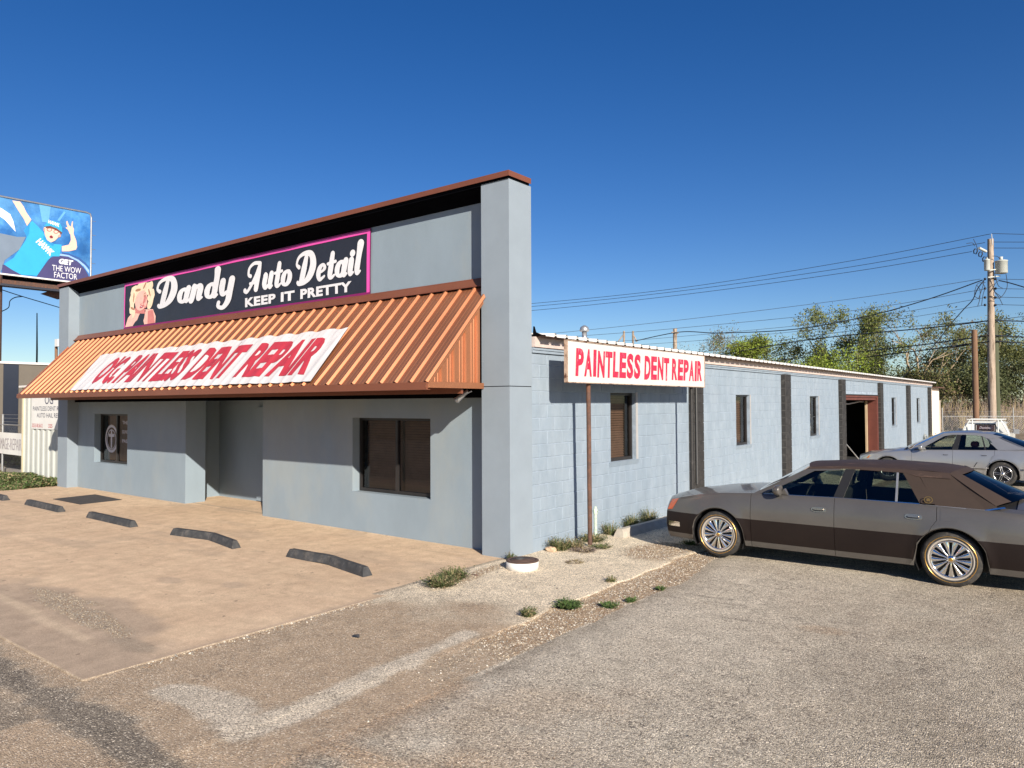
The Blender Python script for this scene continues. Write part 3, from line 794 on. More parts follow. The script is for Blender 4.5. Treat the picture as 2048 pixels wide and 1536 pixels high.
# ------------------------------------------------------------------ side wall of painted blocks
XS = -6.575
SW = lambda y, z, d: (XS - d, y, z)
WIN_Y = [11.24, 17.14, 23.14, 35.14, 41.14]
openings = [(y, y + .92, 1.213, 2.437) for y in WIN_Y] + [(26.93, 32.39, 0, 2.52)]
M = MB()
wall_holes(M, [8.9, 45.6], [-.05, 3.05], [(a, b, c, d, .16) for a, b, c, d in openings], lambda y, z, d: (XS - .005 - d, y, z), .16)
side = SP(M.obj('side_wall', M_MORTAR, shop, label='long side wall of painted concrete blocks'))
C_ = 0.2032; L_ = 0.4064; J = 0.0042
rb = random.Random(5)
pil_y = [14.47 + 5.985 * k for k in range(6)]
cells = []
NC = 15
z_ofs = 0.0
for r in range(NC + 1):
    z0, z1 = r * C_, min((r + 1) * C_, 3.02)
    y = 8.9 - (L_ / 2 if r % 2 else 0)
    while y < 45.6:
        a, b = max(y, 8.9), min(y + L_, 45.6)
        segs = [(a, b)]
        cuts = [(p, p + .50) for p in pil_y] + [(o[0], o[1]) for o in openings if z0 < o[3] - .02 and z1 > o[2] + .02]
        for c0, c1 in cuts:
            segs = [s for q in segs for s in ((q[0], min(q[1], c0)), (max(q[0], c1), q[1])) if s[1] - s[0] > .03]
        cells += [(s[0], s[1], z0, z1) for s in segs]
        y += L_
def block_geo(M, a, b, c, d, fn, pr=0.0, ch=.006, mi=0, back=.012):
    o = [(a, c), (b, c), (b, d), (a, d)]; i = [(a + ch, c + ch), (b - ch, c + ch), (b - ch, d - ch), (a + ch, d - ch)]
    v = [fn(x, z, back) for x, z in o] + [fn(x, z, -pr + .004) for x, z in o] + [fn(x, z, -pr) for x, z in i]
    M.add(v, [(8, 9, 10, 11)] + [(4 + k, 4 + (k + 1) % 4, 8 + (k + 1) % 4, 8 + k) for k in range(4)] + [(k, (k + 1) % 4, 4 + (k + 1) % 4, 4 + k) for k in range(4)], mi)
cells.sort(key=lambda c: c[0])
shared = {}
rest = MB()
nb = 0
for (a, b, c, d) in cells:
    pr_ = rb.choice((0, .0012, .0024)) ; w = b - a - 2 * J; h = d - c - 2 * J
    if h < .02: continue
    if nb < 300:
        key = (round(w, 3), round(h, 3), pr_)
        if key not in shared:
            Mb = MB(); block_geo(Mb, 0, w, 0, h, lambda y, z, d_: (-d_, y, z), pr_)
            me = Mb.mesh('block'); me.materials.append(M_BLOCK); shared[key] = me
        SP(link('block', shared[key], side, (XS, a + J, c + J))); nb += 1
    else:
        block_geo(rest, a + J, b - J, c + J, d - J, SW, pr_)
o = SP(rest.obj('block', M_BLOCK, side)); o['kind'] = 'stuff'
# black pilasters
for p in pil_y:
    q = SP(MB().box(XS - .05, XS + .105, p + .004, p + .496, 0, 3.02).obj('pilaster', M_BLKMORTAR, shop, label='black painted block pilaster'))
    for r in range(15):
        z0, z1 = r * C_ + .004, min((r + 1) * C_ - .004, 3.03)
        if z1 < z0 + .02: continue
        Mb = MB()
        Mb.box(XS, XS + .12, p, p + .5, z0, z1)
        SP(Mb.obj('block', M_BLKBLOCK, q, bevel=.006))
# rain pipe / conduit on the first black pilaster
SP(MB().tube([(XS + .15, 14.52, .55), (XS + .15, 14.52, 2.9)], .022, 8).obj('conduit', mat('grey_conduit', (.10, .10, .10), .45, metal=.5), shop))
# side windows
labels = ['side window with brown blinds nearest the street', 'second narrow side window', 'third side window reflecting greenery', 'fourth side window past the open bay', 'fifth side window at the far end']
for k, y in enumerate(WIN_Y):
    window(y, y + .92, 1.213, 2.437, lambda yy, z, d: (XS - .008 - d, yy, z), .13, labels[k], cols=1, fr=.045, blind=(k < 2), rail=None if k < 2 else 1.80, bm=M_BLIND)
    M = MB()
    M.add([SW(y - .07, 1.13, -.004), SW(y + .99, 1.13, -.004), SW(y + .99, 1.212, -.030), SW(y - .07, 1.212, -.030), SW(y - .07, 1.212, .05), SW(y + .99, 1.212, .05)],
          [(0, 1, 2, 3), (3, 2, 5, 4), (0, 3, 4), (1, 5, 2)])
    SP(M.obj('window_sill', M_BLOCK, shop))
    SP(MB().box(XS - .05, XS + .004, y + .922, y + .995, 1.213, 2.45).obj('window_casing', mat('pale_casing', (.36, .36, .36), .7), shop) if k == 0 else MB().box(XS - .05, XS + .004, y + .922, y + .985, 1.213, 2.45).obj('window_casing', bpy.data.materials['pale_casing'], shop))
# open bay door
bay = SP(MB().box(XS - .32, XS + .02, 32.17, 32.385, 0, 2.50).obj('bay_door', M_REDSTEEL, shop, label='open bay door lined with red oxide steel'))
SP(MB().box(XS - .32, XS + .02, 26.94, 27.1, 0, 2.50).obj('near_jamb', M_REDSTEEL, bay))
SP(MB().box(XS - .32, XS - .02, 27.1, 32.17, 2.33, 2.50).box(XS - .02, XS + .02, 27.1, 32.17, 2.43, 2.50).obj('lintel', M_REDSTEEL, bay))
SP(MB().box(XS - .30, XS + .05, 26.94, 32.385, 2.505, 2.535).obj('lintel_cap', M_BLKBLOCK, bay))
SP(MB().box(XS - .40, XS - .33, 32.05, 32.165, 0, 2.3).obj('inner_post', mat('raw_wood', (.45, .34, .22), .8), bay))
SP(MB().tube([(XS - .4, 27.1, 2.22), (XS - .42, 29.6, 2.19), (XS - .44, 31.4, 2.28), (XS - .45, 32.0, 2.27)], .03, 8).obj('door_track', M_GALV, bay))
prop = MB().tube([(XS - .15, 27.25, 1.02), (XS + .25, 28.6, .02)], .02, 6).obj('prop_bar', M_GALV)
tag(prop, 'thin pale metal bar leaning in the open bay door', 'bar')
bench = thing('workbench', 'dark workbench with clutter just inside the open bay door', 'bench', (XS - 3.5, 31.5, 0))
for nm, b_, m_ in (('bench_top', (-1.3, 1.6, -2.2, .2, .78, .84), mat('bench_wood', (.30, .26, .18), .8)), ('cabinet', (-1.2, 1.5, -2.1, .1, 0, .78), M_DARKIN), ('box', (-.2, .5, -1.8, -1.2, .84, 1.12), mat('bench_box', (.35, .33, .22), .8)), ('can', (1.0, 1.15, -.9, -.7, .84, 1.0), M_WHITE)):
    MB().box(*b_).obj(nm, m_, bench)
# interior shell so the bay is dark
M = MB()
M.quad((-22.0, 9.95, .0), (-6.8, 9.95, .0), (-6.8, 45.4, .0), (-22.0, 45.4, .0))
M.box(-22.2, -22.1, 9.3, 45.6, 0, 3.1)
M.box(-22.2, -6.6, 45.5, 45.6, 0, 3.1)
SP(M.obj('inner_shell', M_DARKIN, shop))
# partition walls inside, dark
SP(MB().box(-13.0, -6.8, 26.5, 26.6, 0, 3.05).box(-13.0, -6.8, 34.8, 34.9, 0, 3.05).box(-13.0, -12.9, 26.6, 34.8, 0, 3.05).obj('partition', M_DARKIN, shop))

# eave: trims, fascia, soffit, roof panels
SP(MB().box(XS - .05, XS + .03, 8.90, 45.65, 3.022, 3.10).box(XS + .03, XS + .045, 8.90, 45.65, 3.066, 3.10).obj('eave_trim', M_BLOCK, shop))
M = MB()
for k in range(6):
    a = 8.9 + k * 6.12
    M = MB(); M.box(XS - .04, XS + .065, a, a + 6.11, 3.108, 3.262)
    SP(M.obj('fascia_board', M_FASCIA, shop))
SP(MB().box(XS - .03, XS + .055, 8.9, 45.65, 3.1005, 3.107).obj('shadow_gap', M_RUST, shop))
roof = SP(MB().box(-14.6, XS + .02, 8.9, 45.6, 3.10, 3.105).obj('roof', M_RUST, shop))
EX, EZ, SL = XS + .255, 3.278, 0.085
def roof_panel(s):
    pr_ = rib_profile(.915); M = MB()
    def pt(x, y, h): return (x, y, h + (abs(EX) - abs(x) if False else 0))
    if s > 0: rows = [[(EX, a, EZ + h * 1.1) for a, h in pr_], [(-14.6, a, EZ + (EX + 14.6) * SL + h * 1.1) for a, h in pr_]]
    else: rows = [[(-14.6, a, EZ + (EX + 14.6) * SL + h * 1.1) for a, h in pr_], [(-22.6, a, EZ + h * 1.1) for a, h in pr_]]
    M.grid(rows, sm=False)
    e = rows[0 if s > 0 else -1]
    M.grid([[(p[0], p[1], min(p[2], EZ + .002)) for p in e], [(p[0], p[1], EZ - .020 + (p[2] - EZ) * .9) for p in e]], sm=False)
    me = M.mesh('roof_panel'); me.materials.append(M_WHITEMETAL); return me
for s in (1, -1):
    me = roof_panel(s)
    for k in range(40): SP(link('roof_panel', me, roof, (0, 8.92 + k * .9165, 0)))
SP(MB().box(XS + .06, XS + .18, 8.95, 45.5, 3.255, 3.270).obj('eave_strip', M_RUST, roof))
SP(MB().box(-22.0, -7.2, 45.3, 45.6, 3.1, 3.25).obj('end_rake', M_WHITEMETAL, roof))
# white ridge end and dark return by the parapet
M = MB()
M.prism([(XS + .02, 3.28), (XS + .16, 3.29), (XS + .06, 3.33), (XS + .03, 3.42)], lambda a, b, d: (a, d, b), 8.91, 8.95)
SP(M.obj('parapet_brace', M_BLACKTRIM, shop))
# pale metal annexe behind
ann = thing('metal_annexe', 'pale metal clad annexe at the far end of the block wall', 'shed', (-10, 46.9, 0))
M = MB(); pr_ = [(45.66 + a, h) for a, h in rib_profile(2.44)]
M.grid([[(XS + h, y, 0) for y, h in pr_], [(XS + h, y, 3.02) for y, h in pr_]], sm=False)
M.box(-16, XS - .01, 45.66, 48.08, 0, 3.0)
inv(M.obj('cladding', mat('cream_cladding', (.66, .58, .50), .6, var=.06), ann), ann.location)
inv(MB().box(-16.2, XS + .3, 45.7, 48.3, 3.02, 3.07).obj('annexe_roof', M_RUST, ann), ann.location)
# roof vent
v = thing('roof_vent', 'galvanised vent pipe with a cone cap above the eave', 'vent', (-8.6, 13.6, 3.42))
MB().lathe([(.0, 0), (.055, 0), (.055, .40), (0, .40)], 14).obj('pipe', M_GALV, v)
MB().lathe([(.09, .40), (.11, .43), (.085, .50), (.03, .535), (0, .54)], 14).lathe([(.09, .40), (.0, .41)], 14).obj('vent_cap', M_GALV, v)
# ------------------------------------------------------------------ signs and banners
M_NAVY = mat('navy_black_vinyl', (0.022, 0.024, 0.034), 0.45, var=.15, vscale=2, bump=.25, bscale=5)
M_PINK = mat('hot_pink_print', (0.78, 0.09, 0.42), .5, var=.05)
M_MAG = mat('magenta_print_shade', (0.22, 0.012, 0.11), .5, var=.1)
M_LETW = mat('white_print', (0.74, 0.745, 0.77), .5, var=.04)
M_SKIN = mat('print_skin', (0.85, 0.50, 0.42), .5, var=.1, vscale=8)
M_SKIN2 = mat('print_skin_shade', (0.62, 0.22, 0.20), .5, var=.1, vscale=8)
M_HAIR = mat('print_blonde', (0.86, 0.70, 0.50), .5, var=.15, vscale=14)
M_HAIR2 = mat('print_dark_blonde', (0.45, 0.22, 0.13), .5, var=.15, vscale=14)
M_LIPS = mat('print_red', (0.45, 0.02, 0.04), .5)
BX0, BX1, BZ0, BZ1 = -19.245, -9.85, 4.175, 5.362
YB = YW - .018
def bwave(x, z): return .004 * math.sin(x * 2.1 + z * 3) + .003 * math.sin(x * 5.3 - z * 4)
BF = lambda x, z, d: (x, YB - .008 - d + bwave(x, z), z)
bt = thing('banner', 'wide dark banner with pink border, blonde portrait and white script lettering above the awning', 'banner', (-14.5, YW, BZ0))
def BP(o): o.matrix_parent_inverse = Matrix.Translation(-bt.location); return o
M = MB()
nx = 90
M.grid([[BF(BX0 + (BX1 - BX0) * i / nx, BZ0 + (BZ1 - BZ0) * j / 8, 0) for i in range(nx + 1)] for j in range(9)])
BP(M.obj('banner_sheet', M_NAVY, bt))
def strip(M, x0, x1, z0, z1, d, fn, mi=0, n=60):
    M.grid([[fn(x0 + (x1 - x0) * i / n, z, d) for i in range(n + 1)] for z in (z0, (z0 + z1) / 2, z1)], mi)
M = MB()
strip(M, BX0 + .02, BX1 - .02, BZ1 - .085, BZ1 - .025, .007, BF); strip(M, BX0 + .02, BX0 + .07, BZ0 + .05, BZ1 - .085, .007, BF, n=2); strip(M, BX1 - .10, BX1 - .02, BZ0 + .05, BZ1 - .085, .007, BF, n=2)
BP(M.obj('pink_border', M_PINK, bt))
M = MB()
strip(M, BX0, BX1, BZ0, BZ0 + .055, .007, BF); strip(M, BX0, BX1, BZ1 - .024, BZ1, .007, BF); strip(M, BX1 - .018, BX1, BZ0 + .06, BZ1 - .03, .006, BF, n=2)  # dark top line puts the parapet cap's shade into the border colour
BP(M.obj('magenta_border', M_MAG, bt))

GL = {}
def bowl(cx, cy, rx, ry, w1, w2, n=9, tilt=.12):
    out = []
    for k in range(n + 1):
        a = R(60) + 2 * math.pi * k / n
        y = cy + ry * math.sin(a); out.append((cx + rx * math.cos(a) + tilt * y, y, w1 + (w2 - w1) * abs(math.cos(a))))
    return out
TH, TN = .215, .09
def S_(pts): return [(x + .20 * y, y, w) for x, y, w in pts]
GL['D'] = (1.02, [S_([(.36, .95, .15), (.30, .5, .22), (.24, .06, .20)]),
                  S_([(.02, .60, .13), (-.12, .72, .09), (-.05, .95, .10), (.25, 1.06, .13), (.60, .98, .20), (.76, .62, .26), (.66, .25, .24), (.42, .04, .15), (.14, .0, .13), (.06, .05, .12)])], )
GL['a'] = (.60, [bowl(.24, .27, .17, .235, TN, .19, tilt=.2), S_([(.44, .52, .19), (.40, .22, .20), (.43, .04, .14), (.55, .08, .07)])])
GL['n'] = (.66, [S_([(.05, .50, .12), (.12, .52, .20), (.10, .2, .21), (.07, .03, .20)]), S_([(.12, .34, .08), (.24, .50, .12), (.40, .48, .20), (.40, .22, .20), (.40, .05, .15), (.54, .08, .07)])])
GL['d'] = (.64, [bowl(.24, .27, .17, .235, TN, .19, tilt=.2), S_([(.40, .98, .22), (.42, .7, .19), (.41, .22, .20), (.43, .04, .14), (.55, .08, .07)])])
GL['y'] = (.66, [S_([(.08, .52, .20), (.08, .25, .20), (.16, .05, .13), (.34, .12, .10)]), S_([(.46, .54, .20), (.44, .15, .20), (.42, -.20, .18), (.26, -.42, .13), (.05, -.36, .11), (.04, -.22, .12)])])
GL['A'] = (.90, [S_([(-.12, .06, .16), (.02, .0, .11), (.22, .22, .12), (.44, .6, .12), (.58, .98, .14)]), S_([(.58, 1.0, .14), (.56, .6, .22), (.54, .06, .20)]), S_([(.14, .30, .09), (.5, .30, .09)]),
                 S_([(.12, .58, .12), (-.02, .66, .11), (-.02, .90, .10), (.22, 1.05, .11), (.56, 1.02, .12)])])
GL['u'] = (.62, [S_([(.05, .50, .12), (.11, .50, .19), (.09, .2, .20), (.18, .04, .13), (.36, .16, .09)]), S_([(.42, .53, .19), (.40, .22, .20), (.42, .04, .14), (.54, .08, .07)])])
GL['t'] = (.42, [S_([(.16, .84, .17), (.16, .4, .20), (.16, .1, .18), (.26, .03, .11), (.38, .10, .07)]), S_([(-.02, .52, .09), (.36, .56, .09)])])
GL['o'] = (.56, [bowl(.24, .27, .18, .24, TN, .20, tilt=.2)])
GL['e'] = (.54, [S_([(.10, .26, .07), (.30, .32, .08), (.38, .42, .13), (.28, .53, .09), (.13, .44, .16), (.09, .22, .19), (.20, .03, .12), (.42, .12, .07)])])
GL['i'] = (.32, [S_([(.10, .50, .19), (.10, .22, .20), (.13, .04, .14), (.26, .08, .07)]), S_([(.10, .72, .19), (.11, .73, .19)])])
GL['l'] = (.32, [S_([(.10, 1.0, .24), (.10, .6, .19), (.10, .22, .20), (.14, .04, .15), (.26, .08, .07)])])
def word(M, s, x0, x1, zb, capz, fn, d):
    tot = sum(GL[c][0] for c in s); cur = 0; k = 0
    sx = (x1 - x0) / tot; sz = capz - zb
    w_ = (sx + sz) / 2
    for c in s:
        adv, strokes = GL[c]
        for st in strokes:
            st = [(a, b, w * 1.24) for a, b, w in st]
            f2 = lambda a, b, dd, cur=cur: fn(x0 + (cur + a) * sx, zb + b * sz, dd)
            # ribbon works in em space: a horizontally, b vertically
            ribbon(M, [(a, b, w) for a, b, w in st], f2, d + k * .0003)
            k += 1
        cur += adv
for w_, a_, b_, c_, d_2 in (('Dandy', -17.52, -14.16, 4.61, 5.21), ('Auto', -13.70, -12.16, 4.60, 5.14), ('Detail', -12.0, -10.10, 4.585, 5.12)):
    M = MB(); word(M, w_, a_, b_, c_, d_2, BF, .008); BP(M.obj('script_word', M_LETW, bt))
def slab_text(M, s, x0, x1, z0, z1, fn, d):
    put_text(M, text_geo(s, x0, x1, z0, z1, bold=.045, sp=1.08), fn, 0, d)
for w_, a_, b_ in (('KEEP', -13.76, -12.68), ('IT', -12.50, -12.06), ('PRETTY', -11.88, -10.36)):
    M = MB(); slab_text(M, w_, a_, b_, 4.285, 4.475, BF, .008)
    BP(M.obj('tagline_word', M_LETW, bt))
# generic blonde portrait print
def blobp(cx, cz, pts): return [(cx + a, cz + b) for a, b in pts]
def poly(M, pts, fn, d, mi=0):
    M.add([fn(a, b, d) for a, b in pts], [tuple(range(len(pts)))], mi)
def ell(cx, cz, rx, rz, n=18, rot=0, wob=0, seed=0):
    rr = random.Random(seed); out = []
    for k in range(n):
        a = 6.2832 * k / n; q = 1 + wob * (rr.random() - .5)
        x, z = rx * q * math.cos(a), rz * q * math.sin(a)
        out.append((cx + x * math.cos(rot) - z * math.sin(rot), cz + x * math.sin(rot) + z * math.cos(rot)))
    return out
pm = [M_HAIR, M_HAIR2, M_SKIN, M_SKIN2, M_LIPS, M_LETW]
M = MB()
poly(M, [(-19.17, 4.24), (-17.62, 4.24), (-17.60, 4.40), (-17.74, 4.58), (-18.3, 4.62), (-18.75, 4.60), (-19.02, 4.46)], BF, .004, 2)
poly(M, [(-18.0, 4.24), (-17.64, 4.24), (-17.63, 4.42), (-17.76, 4.57), (-17.98, 4.56)], BF, .0044, 3)
poly(M, [(-18.72, 4.56), (-18.12, 4.5), (-18.18, 4.72), (-18.62, 4.72)], BF, .0044, 3)
for k, (cx, cz, r, q) in enumerate(((-18.62, 5.08, .20, 1), (-18.32, 5.17, .22, .8), (-18.0, 5.10, .20, .9), (-17.82, 4.92, .15, 1.1), (-17.86, 4.74, .13, 1), (-18.78, 4.90, .14, 1.2), (-18.82, 4.70, .12, 1.1), (-18.72, 4.56, .10, 1))):
    poly(M, ell(cx, cz, r * 1.35, r * .85 * q, 16, .2 * k, .25, k), BF, .005 + k * .0003, 0)
for k, (cx, cz, r) in enumerate(((-18.5, 5.12, .06), (-18.15, 5.2, .05), (-18.72, 4.95, .05), (-17.9, 5.0, .05), (-18.78, 4.68, .05))):
    poly(M, ell(cx, cz, r * 2.4, r * .6, 10, .7 * k, .2, k), BF, .008 + k * .0001, 1)
poly(M, ell(-18.32, 4.84, .33, .245, 22, .15), BF, .009, 2)
poly(M, ell(-18.12, 4.80, .12, .17, 14, .2), BF, .0092, 3)
poly(M, ell(-18.34, 4.76, .05, .035, 8), BF, .0096, 3)
for cx, cz in ((-18.48, 4.90), (-18.17, 4.94)):
    poly(M, ell(cx, cz, .085, .022, 8, .15), BF, .0098, 1); poly(M, ell(cx, cz + .05, .10, .012, 8, .3), BF, .0098, 1)
poly(M, ell(-18.30, 4.685, .10, .034, 10, .1), BF, .0099, 4); poly(M, ell(-18.30, 4.688, .06, .010, 8, .1), BF, .0102, 5)
BP(M.obj('portrait_print', pm, bt))

# awning banner: draped over the ribs
ab = thing('awning_banner', 'long white banner with red capital letters draped over the copper awning', 'banner', (-14.2, 7.5, 3.0))
def drape(x, v):
    ph = ((x + 21.95) % .305) / .305
    rib = .011 * max(0, 1 - abs(ph - .85) * 3.2) + .011 * max(0, 1 - (ph + .15) * 3.2)
    return .040 + rib + .006 * math.sin(x * 3.1 + v * 2) + .005 * math.sin(x * 11 + 4 * v) + .010 * math.exp(-((v - .62) / .05) ** 2) * (math.sin(x * 20.6 - .8) + .4)
def AB(x, v, d): return AW(x, v, drape(x, v) + d)
def BA(o): o.matrix_parent_inverse = Matrix.Translation(-ab.location); return o
M = MB(); nx = 370
rows = []
for j in range(15):
    v = .018 + (.655 - .018) * j / 14
    row = []
    for i in range(nx + 1):
        s = i / nx
        xl = -18.72 - .33 * j / 14 * 1; xr = -9.60 - .14 * j / 14
        x = xl + (xr - xl) * s
        vv = v + (.012 * math.sin(x * 10.3) * (j == 14)) + (.03 * s * j / 14)
        row.append(AB(x, vv, 0))
    rows.append(row)
M.grid(rows)
BA(M.obj('banner_sheet', M_BANNERW, ab))
M = MB()
words = (("O'G.", -18.0, -16.98), ('PAINTLESS', -16.86, -14.05), ('DENT', -13.85, -12.32), ('REPAIR', -12.02, -9.93))
for s, a, b in words:
    put_text(M, text_geo(s, a, b, .105, .575, bold=.045, sp=.95, cut=.0762), AB, 0, .007)
BA(M.obj('red_lettering', M_BANNERR, ab))

# sign on two poles by the side wall
sg = thing('pole_sign', 'white sign with hand-painted red letters on two rusty pipe posts beside the block wall', 'sign', (-6.09, 9.75, 0))
def SG(o): o.matrix_parent_inverse = Matrix.Translation(-sg.location); return o
def GF(y, z, d):  # slight warp
    return (-6.03 + d + .006 * math.sin(y * 1.1), y, z + .006 * math.sin(y * .9 + 1))
M = MB()
n = 40; Y0_, Y1_, Z0_, Z1_ = 9.055, 14.03, 2.567, 3.192
fr_ = [[GF(Y0_ + (Y1_ - Y0_) * i / n, Z0_ + (Z1_ - Z0_) * j / 4, 0) for i in range(n + 1)] for j in range(5)]
bk_ = [[(p[0] - .045, p[1], p[2]) for p in r] for r in fr_]
M.grid(fr_); M.grid([r[::-1] for r in bk_])
M.grid([fr_[0], bk_[0]]); M.grid([bk_[-1], fr_[-1]])
M.quad(fr_[0][0], fr_[-1][0], bk_[-1][0], bk_[0][0]); M.quad(fr_[0][-1], bk_[0][-1], bk_[-1][-1], fr_[-1][-1])
M_SIGNW = mat('sign_white_paint', (.62, .59, .57), .5, var=.05, vscale=4, col2=(.35, .16, .08), c2scale=7, c2lo=.72, c2hi=.76)
SG(M.obj('sign_panel', M_SIGNW, sg))
M = MB()
for y0, y1, z0, z1 in ((Y0_, Y1_, Z1_ - .004, Z1_ + .008), (Y0_, Y1_, Z0_ - .008, Z0_ + .004)):
    M.box(-6.082, -6.022, y0, y1, z0, z1)
M.box(-6.082, -6.020, Y0_ - .006, Y0_ + .006, Z0_, Z1_); M.box(-6.082, -6.020, Y1_ - .006, Y1_ + .008, Z0_, Z1_)
SG(M.obj('sign_edge', mat('rusty_edge', (.42, .30, .22), .7, var=.3, vscale=9, col2=(.10, .04, .02), c2scale=8), sg))
# red brushed letters
m = mat('brushed_red_paint', (.62, .022, .065), .5, var=.2, vscale=18, col2=(.78, .22, .28), c2scale=13, c2lo=.55, c2hi=.68, stretch=(1, 1, .35))
M_REDL = m
M_REDO = mat('red_outline_paint', (.42, .015, .04), .5, var=.15, vscale=20)
rr = random.Random(3)
def letters(M, MO, s, y0, y1, z0, z1):
    ws = {'I': .55, 'L': .85, ' ': .6, 'T': .95}
    tot = sum(ws.get(c, 1) for c in s); cur = y0
    for c in s:
        w = ws.get(c, 1) / tot * (y1 - y0)
        if c != ' ':
            a, b = cur + .018, cur + w - .022
            if c == 'I': a, b = cur + .03, cur + w - .03
            dz, sk = rr.uniform(-.008, .008), rr.uniform(.05, .09)
            g = lambda y, z, d, sk=sk: GF(y + (z - z0) * sk, z, d)
            put_text(MO, text_geo(c, a - .007, b + .007, z0 + dz - .007, z1 + dz + .007, bold=.045), g, 0, .0025)
            put_text(M, text_geo(c, a, b, z0 + dz, z1 + dz, bold=.022), g, 0, .004)
        cur += w
M, MO = MB(), MB()
letters(M, MO, 'PAINTLESS', 9.27, 11.33, 2.675, 3.085); letters(M, MO, 'DENT', 11.45, 12.43, 2.672, 3.075); letters(M, MO, 'REPAIR', 12.52, 13.91, 2.68, 3.065)
SG(M.obj('sign_lettering', M_REDL, sg)); SG(MO.obj('lettering_outline', M_REDO, sg))
SG(MB().tube([(-6.145, 9.84, -.02), (-6.11, 9.765, 2.58)], .036, 12).tube([(-6.11, 9.765, 2.54), (-6.11, 9.765, 3.15)], .03, 8).obj('post', M_RUST, sg))
SG(MB().tube([(-6.11, 13.575, -.02), (-6.11, 13.575, 3.15)], .032, 12).obj('post', M_BLKBLOCK, sg, label='dark painted far post'))

# ------------------------------------------------------------------ small things on the ground
def wheel_stop(L, bend, sag, h=.115):
    M = MB(); n = 16; rows = []
    for i in range(n + 1):
        s = i / n; x = -L / 2 + L * s
        yb = bend * (1 - abs(2 * s - 1)) if bend else 0
        e = .0 if 0 < i < n else 0
        taper = min(1, min(s, 1 - s) * L / .05 + .0)
        hh = h; lift = sag * math.exp(-((s - .42) / .10) ** 2)
        xx = x
        rows.append([(xx, yb - .075, lift), (xx + (0 if 0 < i < n else (.02 if i == 0 else -.02)), yb - .062, hh * .45 + lift), (xx + (0 if 0 < i < n else (.045 if i == 0 else -.045)), yb - .036, hh + lift * .6), (xx + (0 if 0 < i < n else (.045 if i == 0 else -.045)), yb + .036, hh + lift * .6), (xx + (0 if 0 < i < n else .02 if i == 0 else -.02), yb + .062, hh * .45 + lift), (xx, yb + .075, lift)])
    M.grid(rows, sm=False); M.add(rows[0], [tuple(range(6))]); M.add(rows[-1], [tuple(reversed(range(6)))])
    return M
stops = [(-8.37, 6.50, 1.92, .10, .012, -.085, 'nearest black rubber wheel stop, slightly kinked, closest to the corner pier'),
         (-11.50, 6.44, 2.02, .16, 0, -.02, 'black rubber wheel stop bent like a shallow arch, second from the corner pier'),
         (-14.84, 6.42, 1.98, .0, 0, -.02, 'straight black wheel stop level with the doorway wall, third from the pier'),
         (-18.05, 6.40, 1.98, .0, 0, -.02, 'straight black wheel stop in front of the dark mat'),
         (-21.2, 6.38, 1.95, .0, 0, -.02, 'farthest black wheel stop, cut by the left edge of the picture')]
for x, y, L, b, sg_, rz, lab in stops:
    t = wheel_stop(L, b, sg_).obj('wheel_stop', M_BLACKRUB, loc=(x, y, .008)); t.rotation_euler.z = rz
    tag(t, lab, 'wheel stop', 'black wheel stops on the tan apron')
t = wheel_stop(1.9, 0, 0, .14).obj('wheel_stop', mat('grey_concrete_stop', (.42, .38, .32), .85, var=.15, vscale=9, bump=.3, bscale=40), loc=(-6.14, 11.72, .005)); t.rotation_euler.z = R(88); t.scale = (1, 1.3, 1)
tag(t, 'pale concrete wheel stop between the block wall and the brown car', 'wheel stop')
mt = MB().add([(-19.58, 7.13, .017), (-17.99, 7.11, .017), (-18.07, 8.06, .017), (-19.70, 8.13, .017), (-19.58, 7.13, .006), (-17.99, 7.11, .006), (-18.07, 8.06, .006), (-19.70, 8.13, .006)],
              [(0, 1, 2, 3), (0, 4, 5, 1), (1, 5, 6, 2), (2, 6, 7, 3), (3, 7, 4, 0)]).obj('floor_mat', mat('dark_mat', (.055, .05, .048), .9, var=.3, vscale=6, bump=.3))
tag(mt, 'flat dark rectangular mat lying on the tan apron in front of the cross window', 'mat')
rs = thing('access_riser', 'white round access riser with a rusty brown lid at the foot of the corner pier', 'manhole', (-6.065, 7.98, 0))
MB().lathe([(.205, 0), (.222, 0), (.222, .115), (.195, .118), (.195, 0)], 40).obj('riser_ring', mat('white_pvc', (.72, .70, .66), .5, var=.06, col2=(.45, .38, .28), c2scale=8, c2lo=.6, c2hi=.75), rs)
MB().lathe([(0, .112), (.05, .113), (.215, .114), (.224, .118), (.224, .128), (.205, .134), (.185, .134), (.183, .129), (.17, .129), (.168, .134), (0, .137)], 40).obj('lid', mat('rusty_lid', (.085, .05, .038), .7, var=.35, vscale=14, bump=.4), rs)
MB().lathe([(0, .155), (.05, .153), (.062, .147), (.064, .137)], 20, c=(-.05, -.0, 0)).obj('lid_knob', M_BLACKRUB, rs)
sp = thing('standpipe', 'pale green weathered water standpipe beside the rusty sign post', 'pipe', (-6.40, 10.42, 0))
M_PG = mat('flaking_green_paint', (.48, .58, .47), .7, var=.2, vscale=25, col2=(.12, .15, .12), c2scale=30, c2lo=.58, c2hi=.64)
MB().lathe([(.026, 0), (.026, .44)], 12).obj('pipe', M_PG, sp)
MB().lathe([(.034, .42), (.036, .44), (.036, .50), (.022, .52), (.022, .545), (0, .55)], 12).tube([(-.05, 0, .47), (.05, 0, .47)], .012, 8).obj('valve', M_PG, sp)
